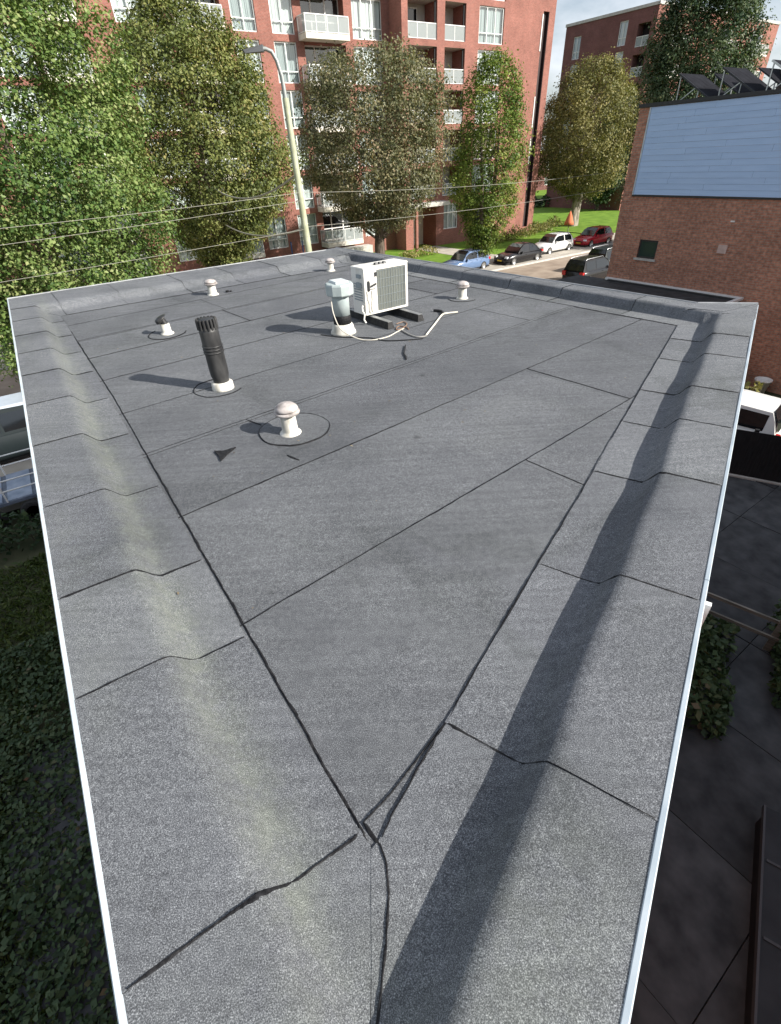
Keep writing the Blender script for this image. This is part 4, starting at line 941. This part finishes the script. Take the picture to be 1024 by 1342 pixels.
wire(wp(-22, 1.0), wp(0, .93), .25,  .0055, 'overhead wire from the left to the lamp post, topmost of the long ones')
wire(wp(0, .93), wp(26, 1.3), .45,  .0055, 'overhead wire from the lamp post to the right, upper one')
wire(wp(-22, .2), wp(0, .72), .15,  .0055, 'overhead wire from the left to the lamp post, second from top')
wire(wp(-22, -.55), wp(0, -.05), .15,  .0055, 'overhead wire from the left to the lamp post, lowest one')
wire(wp(0, .02), wp(26, .7), .35,  .0055, 'overhead wire from the lamp post to the right, lower one')
wire((-8.4, 31.2, .75), wp(-.05, 1.42), .55, .032, 'thicker pale cable slung from the olive tree to the lamp post, upper one')
wire((-8.2, 31.2, -.95), wp(-.05, -.02), .35, .030, 'thicker pale cable slung from the olive tree to the lamp post, lower one')

# ------------------------------------------------------------------ cars
tyre_m = noisy('tyre', (.012, .012, .012), (.03, .03, .03), 30, .8, 3, .2, .003); rim_m = mat('alloy', (.50, .51, .52), .3, .8)
red_l = mat('tail_lamp', (.45, .02, .02), .25); head_l = mat('head_lamp', (.75, .78, .80), .12); plate_m = mat('plate_yellow', (.70, .50, .05), .5); trim_k = mat('black_trim', (.015, .015, .016), .5)
def car(name, label, loc, az, pm, L=4.3, W=1.78, H=1.46, style='hatch', group=None, rails=False, z=G):
    t = thing(name, label, 'car', (*loc, z), R(90-az), group)
    hw = W/2; zb, belt = .22, H*.60
    hood = H*.57
    # longitudinal stations for the lower body: x, top z, half width factor, bottom z
    rear_top = belt+.02 if style != 'sedan' else belt-.03
    st = [(L/2, .50, .72, .30), (L/2-.10, .62, .86, .24), (L/2-.35, hood-.10, .95, zb), (L/2-1.05, hood+.02, 1.0, zb), (L*.5-1.25, belt-.03, 1.0, zb), (0, belt, 1.0, zb), (-L/2+.7, rear_top, 1.0, zb), (-L/2+.25, rear_top-.02, .97, zb+.02), (-L/2+.06, rear_top-.10, .90, .26), (-L/2, .55, .80, .34)]
    b = MB(); V = []; n = 11
    for x, zt, wf, z0_ in st:
        h_ = hw*wf; 
        V += [(x, -h_*.88, z0_), (x, -h_*.985, z0_+.12), (x, -h_, z0_+(zt-z0_)*.5), (x, -h_*.985, zt-.07), (x, -h_*.90, zt), (x, 0, zt+.025), (x, h_*.90, zt), (x, h_*.985, zt-.07), (x, h_, z0_+(zt-z0_)*.5), (x, h_*.985, z0_+.12), (x, h_*.88, z0_)]
    fs = []
    for i in range(len(st)-1):
        for k in range(n-1): fs.append((i*n+k, i*n+k+1, (i+1)*n+k+1, (i+1)*n+k))
        fs.append((i*n+n-1, i*n, (i+1)*n, (i+1)*n+n-1))
    fs.append(tuple(range(n))[::-1]); fs.append(tuple(range((len(st)-1)*n, len(st)*n)))
    b.add(V, fs, 0, True)
    xw0 = L/2-1.2 if style != 'sedan' else L/2-1.35; xr0 = xw0-.78; 
    xr1, xe = {'hatch': (-L/2+.62, -L/2+.12), 'suv': (-L/2+.38, -L/2+.10), 'sedan': (-L/2+1.25, -L/2+.45)}[style]
    ca = [(xw0, belt-.02, hw*.90, belt+.0, hw*.88), (xw0-.4, belt-.02, hw*.93, belt+(H-belt)*.62, hw*.80), (xr0, belt-.02, hw*.94, H-.03, hw*.72), ((xr0+xr1)/2, belt-.02, hw*.95, H, hw*.72), (xr1, belt-.02, hw*.93, H-.04, hw*.70), ((xr1+xe)/2, belt-.02, hw*.92, belt+(H-belt)*.55, hw*.78), (xe, belt-.02, hw*.89, belt+.0, hw*.86)]
    V = []
    for x, z0_, w0, z1_, w1 in ca: V += [(x, -w0, z0_), (x, -w1, z1_), (x, -w1*.6, z1_+.035*(z1_ > belt+.1)), (x, w1*.6, z1_+.035*(z1_ > belt+.1)), (x, w1, z1_), (x, w0, z0_)]
    fs = []; n = 6
    for i in range(len(ca)-1):
        for k in range(n-1): fs.append((i*n+k, i*n+k+1, (i+1)*n+k+1, (i+1)*n+k))
    c2 = MB(); c2.add(V, fs, 0, False)
    b.add(V, fs, 0, False)
    b.build('body', pm, t)
    def lerp3(a, c, u): return tuple(a[i]+(c[i]-a[i])*u for i in range(3))
    e = .008
    # windscreen and rear window
    def glassquad(i0, i1, nm, dx):
        a, c = ca[i0], ca[i1]; q = MB(); z_a, z_c = a[3]+.03*(a[3] > belt+.1), c[3]+.03*(c[3] > belt+.1)
        z_a = max(z_a, belt+.04)
        P = [(a[0], -a[4]*.93), (a[0], a[4]*.93), (c[0], c[4]*.93), (c[0], -c[4]*.93)]
        m_ = {0: 1, 6: 5}[i0]; mm = ca[m_]
        q.add([(a[0]+dx, -a[4]*.93, z_a+.01), (a[0]+dx, a[4]*.93, z_a+.01), (mm[0]+dx*1.6, mm[4]*.95, mm[3]+.045), (mm[0]+dx*1.6, -mm[4]*.95, mm[3]+.045), (c[0]+dx, c[4]*.9, z_c+.012), (c[0]+dx, -c[4]*.9, z_c+.012)], [(0, 1, 2, 3), (3, 2, 4, 5)] if dx > 0 else [(1, 0, 3, 2), (2, 3, 5, 4)]); q.build(nm, carglass, t)
    glassquad(0, 2, 'windscreen', .03); glassquad(6, 4, 'rear_window', -.03)
    for s_ in (-1, 1):
        xs = [xw0-.28, xr0-.10, (xr0+xr1)/2+.05, (xr0+xr1)/2-.05, xr1+.12, xe+.35 if style != 'suv' else xr1+.05]
        def sp_(x, u):   # point on the cabin side
            for i in range(len(ca)-1):
                if ca[i][0] >= x >= ca[i+1][0]:
                    k = (ca[i][0]-x)/(ca[i][0]-ca[i+1][0]+1e-9); w0 = ca[i][2]+(ca[i+1][2]-ca[i][2])*k; w1 = ca[i][4]+(ca[i+1][4]-ca[i][4])*k; z0_ = belt-.02; z1_ = ca[i][3]+(ca[i+1][3]-ca[i][3])*k
                    return (x, s_*(w0+(w1-w0)*u+e), z0_+(z1_-z0_)*u)
            return (x, s_*hw*.8, belt)
        for A in ([xs[0], xs[1], xs[2]], [xs[3], xs[4], xs[5]]):
            q = MB(); A2 = [A[0]+(A[2]-A[0])*k/6 for k in range(7)]
            lo_ = [sp_(x, .12) for x in A2]; hi_ = [sp_(x, .86) for x in A2]
            fs = [(k, k+1, 7+k+1, 7+k) if s_ < 0 else (k+1, k, 7+k, 7+k+1) for k in range(6)]
            q.add(lo_+hi_, fs); q.build('side_window', carglass, t)
        m_ = MB(); m_.box(xw0-.42, xw0-.28, s_*hw*.95 if s_ > 0 else -hw*.95-.17, s_*hw*.95+.17 if s_ > 0 else -hw*.95, belt-.02, belt+.12, top=(.03, .03)); m_.build('mirror', pm, t)
        q = MB(); q.box(L/2-.32, L/2-.06, s_*hw*.86 if s_ < 0 else hw*.50, s_*hw*.50 if s_ < 0 else hw*.86, .60, .72, top=(.04, .03)); q.build('headlight', head_l, t)
        q = MB(); q.box(-L/2-.012, -L/2+.22, s_*hw*.92 if s_ < 0 else hw*.62, s_*hw*.62 if s_ < 0 else hw*.92, .70, belt-.02); q.build('tail_light', red_l, t)
        q = MB(); q.box(-.10, .06, s_*hw+(-.012 if s_ < 0 else -.004), s_*hw+(.004 if s_ < 0 else .012), belt-.16, belt-.13); q.build('handle', pm, t)
        if rails:
            q = MB(); q.tube([(xr0-.05, s_*hw*.66, H-.01), (xr0-.15, s_*hw*.66, H+.06), (xr1+.2, s_*hw*.66, H+.06), (xr1+.1, s_*hw*.66, H-.01)], .018, 6); q.build('roof_rail', alub, t)
    for x in (L/2-.82, -L/2+.78):
        for s_ in (-1, 1):
            wr = .325 if style != 'suv' else .36
            q = MB(); q.lathe([(wr*1.14, -.10), (wr*1.14, .012)], 20, (x, s_*(hw-.055)-0, wr+.02), axis='y') if False else None
            q = MB(); q.lathe([(wr*.62, -.1), (wr*.94, -.1), (wr, -.07), (wr, .07), (wr*.94, .1), (wr*.62, .1)], 22, (x, s_*(hw-.10), wr), axis='y'); wo = q.build('wheel', tyre_m, t)
            q = MB(); q.lathe([(wr*.66, -.104), (wr*.62, -.06), (wr*.2, -.085), (wr*.2, .085), (wr*.62, .06), (wr*.66, .104)], 18, (x, s_*(hw-.10), wr), axis='y'); q.build('rim', rim_m, wo)
    q = MB(); q.box(-L/2-.02, -L/2+.01, -.26, .26, .50, .61); q.build('number_plate', plate_m, t); q = MB(); q.box(L/2-.02, L/2+.012, -.26, .26, .36, .47); q.build('number_plate', plate_m, t)
    q = MB(); q.box(L/2-.03, L/2+.006, -hw*.55, hw*.55, .48, .56); q.build('grille', trim_k, t)
    q = MB(); q.box(-L/2+.02, L/2-.02, -hw*.90, hw*.90, .17, .25); q.build('underbody', trim_k, t)
    return t
blackp = paint('black_paint', (.012, .012, .014)); whitec = paint('white_car_paint', (.75, .75, .73)); redp = paint('red_paint', (.40, .018, .03)); bluep = paint('blue_paint', (.12, .19, .33)); darkg = paint('dark_green_grey_paint', (.012, .018, .020), .45); silver = paint('silver_paint', (.45, .50, .56))
grp = 'cars parked along the street'
car('parked_car', 'black parked saloon car facing left behind the slender tree', (12.2, 46.6), 236, blackp, 4.5, 1.78, 1.44, 'sedan', grp)
car('parked_car', 'white parked hatchback between the black and red cars', (16.4, 50.8), 236, whitec, 4.3, 1.78, 1.50, 'hatch', grp)
car('parked_car', 'dark red parked car farthest along the kerb', (21.2, 53.6), 236, redp, 4.3, 1.80, 1.52, 'hatch', grp)
car('parked_car', 'pale blue parked car left of the slender tree trunk', (7.2, 44.1), 236, bluep, 4.2, 1.75, 1.50, 'hatch', grp)
car('parked_car', 'black estate car with roof rails nearest the side building', (15.2, 37.6), 54, blackp, 4.5, 1.82, 1.66, 'suv', grp, True)
car('parked_car', 'dark grey car parked behind the black estate car', (18.2, 41.6), 54, darkg, 4.5, 1.82, 1.62, 'suv', grp, True)
car('parked_car', 'white car seen over the right hand roof edge by the flower pots', (10.35, 14.35), -43, whitec, 4.4, 1.8, 1.52, 'suv', None)
car('parked_car', 'dark van with pale roof beyond the left edge of the flat roof', (-12.3, 15.9), 56, darkg, 4.8, 1.85, 1.85, 'suv', None)
van = [o for o in bpy.data.objects if o.get('label', '').startswith('dark van')][0]
b = MB(); b.box(-2.05, .42, -.64, .64, 1.835, 1.90, top=(.12, .10)); b.build('roof', silver, van)
# orange folded parasol behind the red car
pa = thing('parasol', 'small orange folded parasol behind the red car', 'parasol', (21.3, 61.2, G+.1)); b = MB(); b.tube([(0, 0, 0), (0, 0, 2.25)], .04, 8); b.build('pole', wood_m, pa); b = MB(); b.lathe([(.55, .9), (.45, 1.2), (.22, 1.8), (.03, 2.2)], 10); b.build('canopy', mat('orange_cloth', (.55, .16, .07), .8), pa)

# ------------------------------------------------------------------ right-hand yard
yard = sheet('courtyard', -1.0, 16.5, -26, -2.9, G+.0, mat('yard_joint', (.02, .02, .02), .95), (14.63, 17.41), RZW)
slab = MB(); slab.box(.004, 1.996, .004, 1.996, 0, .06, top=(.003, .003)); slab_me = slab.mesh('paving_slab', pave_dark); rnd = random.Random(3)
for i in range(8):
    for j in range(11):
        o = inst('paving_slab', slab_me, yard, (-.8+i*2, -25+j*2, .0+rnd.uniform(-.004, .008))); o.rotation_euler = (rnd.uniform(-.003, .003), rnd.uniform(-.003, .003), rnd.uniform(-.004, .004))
def local_w(x, y): return (14.63+.559*x+.829*y, 17.41-.829*x+.559*y)
# black board fence beside the white car
fe = thing('board_fence', 'black board fence in front of the white car, pale kerb at its foot', 'fence', (9.6, 11.9, G), math.atan2(-.6, 1.0)+.0)
for k in range(34):
    b = MB(); b.box(-1.2+k*.152, -1.2+k*.152+.1505, -.012, .012, .08, 1.42); b.build('board', wooddk, fe)
for z in (.4, 1.1):
    b = MB(); b.box(-1.2, 3.97, .0125, .05, z, z+.09); b.build('rail', wooddk, fe)
for k in range(4):
    b = MB(); b.box(-1.2+k*1.7, -1.1+k*1.7, .051, .15, 0, 1.46); b.build('post', wooddk, fe)
b = MB(); b.box(-1.3, 4.2, -.16, -.06, 0, .10); b.build('kerb_edge', conc_m, fe)
# barrier rail
bf = thing('rail_barrier', 'low wooden barrier with two pale rails and one post across the yard', 'barrier', (6.75, 5.85, G), math.atan2(-.78, .85))
for y, z in ((-.05, .40), (.05, .72)):
    b = MB(); b.box(-1.6, 1.8, y-.02, y+.02, z, z+.07); b.build('rail', wood_m, bf)
for x in (-1.4, .28):
    b = MB(); b.box(x-.06, x+.06, -.02, .02, 0, 1.05, top=(.01, .004)); b.build('post', wood_m, bf)
# flower pots by the wall
pot = thing('flower_pot', 'white flower pot at the foot of the brick wall', 'flower pot', (14.25, 17.2, G)); b = MB(); b.lathe([(.17, 0), (.26, .5), (.29, .5), (.29, .56), (.25, .56), (.23, .48)], 18); b.build('pot', white_m, pot); b = MB(); b.lathe([(.005, .46), (.235, .47)], 14); b.build('soil', soil_m, pot)
pot = thing('flower_pot', 'terracotta flower pot left of the white pot', 'flower pot', (13.55, 17.9, G)); b = MB(); b.lathe([(.2, 0), (.3, .5), (.34, .5), (.34, .6), (.29, .6), (.27, .5)], 18); b.build('pot', noisy('terracotta', (.28, .10, .06), (.36, .15, .09), 6, .85), pot)
shrub_row('potted_plant', 'yellow green leafy plant beside the roof edge near the white car', 'plant', [(12.35, 15.6), (12.75, 15.3)], .7, 1.5, leaf_yellow, .20, 51, 90, .55, G)
shrub_row('ivy_bush', 'low ivy bush in the shade at the right wall of the flat building', 'bush', [(5.55, 6.55), (5.2, 5.1), (4.55, 4.3)], 1.3, .75, ivy_m, .13, 52, 420, .45, G)
shrub_row('ivy_bush', 'ivy patch between the barrier and the path', 'bush', [(5.6, 6.3), (6.35, 5.75)], .9, .6, ivy_m, .13, 55, 420, .45, G)
shrub_row('hedge', 'dark clipped hedge at the right edge of the shaded yard', 'hedge', [(8.1, 5.9), (7.6, 5.0), (6.9, 4.0)], 1.7, 1.5, ivy_m, .13, 53, 260, .3, G)
# dark shed roof
sh = thing('cold_frame', 'low dark garden frame with batten seams at the bottom right corner', 'garden frame', (4.92, 2.84, G), R(-35.2))
# local -y runs along its visible left edge
b = MB(); b.box(.03, 2.6, -3.6, -.03, 0, .44); b.build('box', wooddk, sh)
b = MB(); b.box(0, 2.65, -3.65, 0, .443, .49); b.build('lid', noisy('frame_lid', (.012, .013, .017), (.024, .026, .031), 3, .6), sh)
for k in range(4):
    b = MB(); b.box(.03, 2.65, -.75-k*.90, -.72-k*.90, .493, .51); b.build('batten', mat('lid_batten', (.06, .062, .07), .7) if k == 0 else MATS['lid_batten'], sh)
b = MB(); b.box(-.025, .0, -3.65, 0, .43, .515); b.build('lid_edge', MATS['lid_batten'], sh)
b = MB(); b.box(-.012, .012, -.014, .014, 0, .17); b.build('trim_clip', white_m, roof, (1.36, 1.43-5, 6.10), R(55))
# unseen house added on the right to keep the yard in the shade (outside the frame)
rh = thing('shade_house', 'added brick house shading the yard from the right, outside the frame', 'house', (13.2, 6.6, G), RZW)
b = MB(); wall_open(b, 0, 20, 0, 8.3, 0, [(1.5+k*4, 3.1+k*4, z, z+1.5) for k in range(4) for z in (1, 4.4)]); b.quad((0, 0, 0), (0, 0, 8.3), (0, 4, 8.3), (0, 4, 0)); b.quad((20, 0, 0), (20, 4, 0), (20, 4, 8.3), (20, 0, 8.3)); b.quad((0, 4, 0), (0, 4, 8.3), (20, 4, 8.3), (20, 4, 0)); b.build('wall', brick_side, rh)
b = MB(); b.box(-.2, 20.2, -.2, 4.2, 8.303, 8.5); b.build('roof', felt_m, rh)
rh2 = thing('shade_house', 'added brick house shading the near yard, outside the frame at right', 'house', (8.7, 2.7, G), RZW)  # unseen house added to shade the yard strip next to the flat roof
b = MB(); b.box(0, 15, 0, 4.5, 0, 9.0); b.build('wall', brick_side, rh2)
b = MB(); b.box(-.15, 15.2, -.15, 4.6, 9.003, 9.2); b.build('roof', felt_m, rh2)
rh3 = thing('rear_shade_house', 'added brick house shading the left garden from behind the near roof corner, outside the frame', 'house', (.95, -.83, G), R(-24))  # unseen block added to shade the left garden, edged along the sun direction
b = MB(); b.box(0, 9, -6, 0, 0, 6.35); b.build('wall', brick_side, rh3)
b = MB(); b.box(0, 9.1, -6.1, .0, 6.353, 6.5); b.build('roof', felt_m, rh3)
wm = window_meshes(1.6, 1.5, 2)
for k in range(4):
    for z in (1, 4.4): put_window(rh, wm, 1.5+k*4, .09, z, 0, 1)

# ------------------------------------------------------------------ left-hand garden
tr = thing('flatbed_trailer', 'flatbed trailer with white tube railing beside the left roof edge', 'trailer', (-10.95, 12.0, G), R(90-57))
b = MB(); b.box(-2.2, 2.2, -.9, .9, .62, .70); b.build('bed', noisy('blue_grey_bed', (.10, .12, .16), (.17, .20, .25), 3, .6), tr)
for k in range(6):
    b = MB(); b.box(-2.15+k*.72, -1.56+k*.72, -.86, .86, .703, .735); b.build('bed_board', noisy('bed_board_m', (.22, .27, .35), (.36, .41, .5), 3, .6) if k == 0 else MATS['bed_board_m'], tr)
for y in (-.88, .88):
    for z in (1.02, 1.32):
        b = MB(); b.tube([(-2.2, y, z), (2.2, y, z)], .022, 6); b.build('rail', alub if False else white_m, tr)
    for k in range(5):
        b = MB(); b.tube([(-2.2+k*1.1, y, .7), (-2.2+k*1.1, y, 1.32)], .022, 6); b.build('upright', white_m, tr)
for x in (-.45, .45):
    for y in (-1.0, 1.0):
        b = MB(); b.lathe([(.18, -.09), (.29, -.09), (.31, -.05), (.31, .05), (.29, .09), (.18, .09)], 18, (x, y, .31), axis='y'); b.build('wheel', tyre_m, tr)
b = MB(); b.bar((2.2, 0, .6), (3.3, 0, .5), .08, .08); b.build('drawbar', dark_m, tr)
shrub_row('hedge', 'black shaded hedge strip between the trailer and the ivy', 'hedge', [(-11.9, 9.0), (-9.5, 10.5), (-7.7, 11.7)], 1.2, .8, ivy_m, .14, 54, 160, .12, G)
def scatter(name, poly_fn, n, box, leaf, m, seed, zmax, tint, flat=1.0, wf=.40):
    rs = np.random.RandomState(seed); P = np.c_[rs.uniform(box[0], box[1], n), rs.uniform(box[2], box[3], n)]
    keep = np.array([poly_fn(p) for p in P]); P = P[keep]; n = len(P)
    zz = np.array([zmax*(.55+.6*mnoise.noise(Vector((p[0]*.9, p[1]*.9, 0)))) for p in P]).clip(.02, None)*rs.rand(n)**.5
    C = np.c_[P, zz]; nrm = rs.randn(n, 3)*.55+np.array([0, 0, flat]); nrm /= np.linalg.norm(nrm, axis=1)[:, None]
    d = rs.randn(n, 3); d -= nrm*(d*nrm).sum(1)[:, None]; d /= np.linalg.norm(d, axis=1)[:, None]; s = np.cross(nrm, d); L = leaf*(.5+.9*rs.rand(n))[:, None]
    V = np.empty((n, 4, 3)); V[:, 0] = C-d*L*.5; V[:, 1] = C+s*L*wf; V[:, 2] = C+d*L*.55-nrm*L*.12; V[:, 3] = C-s*L*wf
    o = np_mesh(name, V.reshape(-1, 3), np.arange(n*4).reshape(n, 4), m, np.clip(tint+.2*rs.randn(n), 0, 1)); o.location = (0, 0, G); o['kind'] = 'stuff'; return o
leftd = lambda p: -((np.array(p)-N_)@iL)          # distance out from the left wall
along = lambda p: (np.array(p)-N_)@dL
ivy_edge = lambda p: 2.5+.7*mnoise.noise(Vector((along(p)*.6, 3, 0)))
scatter('ivy', lambda p: -.05 < leftd(p) < ivy_edge(p)+1.1 and along(p) < 10.4, 170000, (-13, 2, -5, 14), .085, ivy_m, 81, .32, .36)
scatter('grass', lambda p: (ivy_edge(p)-.2 if along(p) < 9 else -.2) < leftd(p) < 9 and along(p) < 13.5, 130000, (-16, 0, -5, 15), .16, leafmat('grass_blade', [(0.03, 0.052, 0.014), (0.055, 0.088, 0.022), (0.088, 0.118, 0.03), (0.12, 0.12, 0.05)], .2), 82, .14, .45, .2, .13)
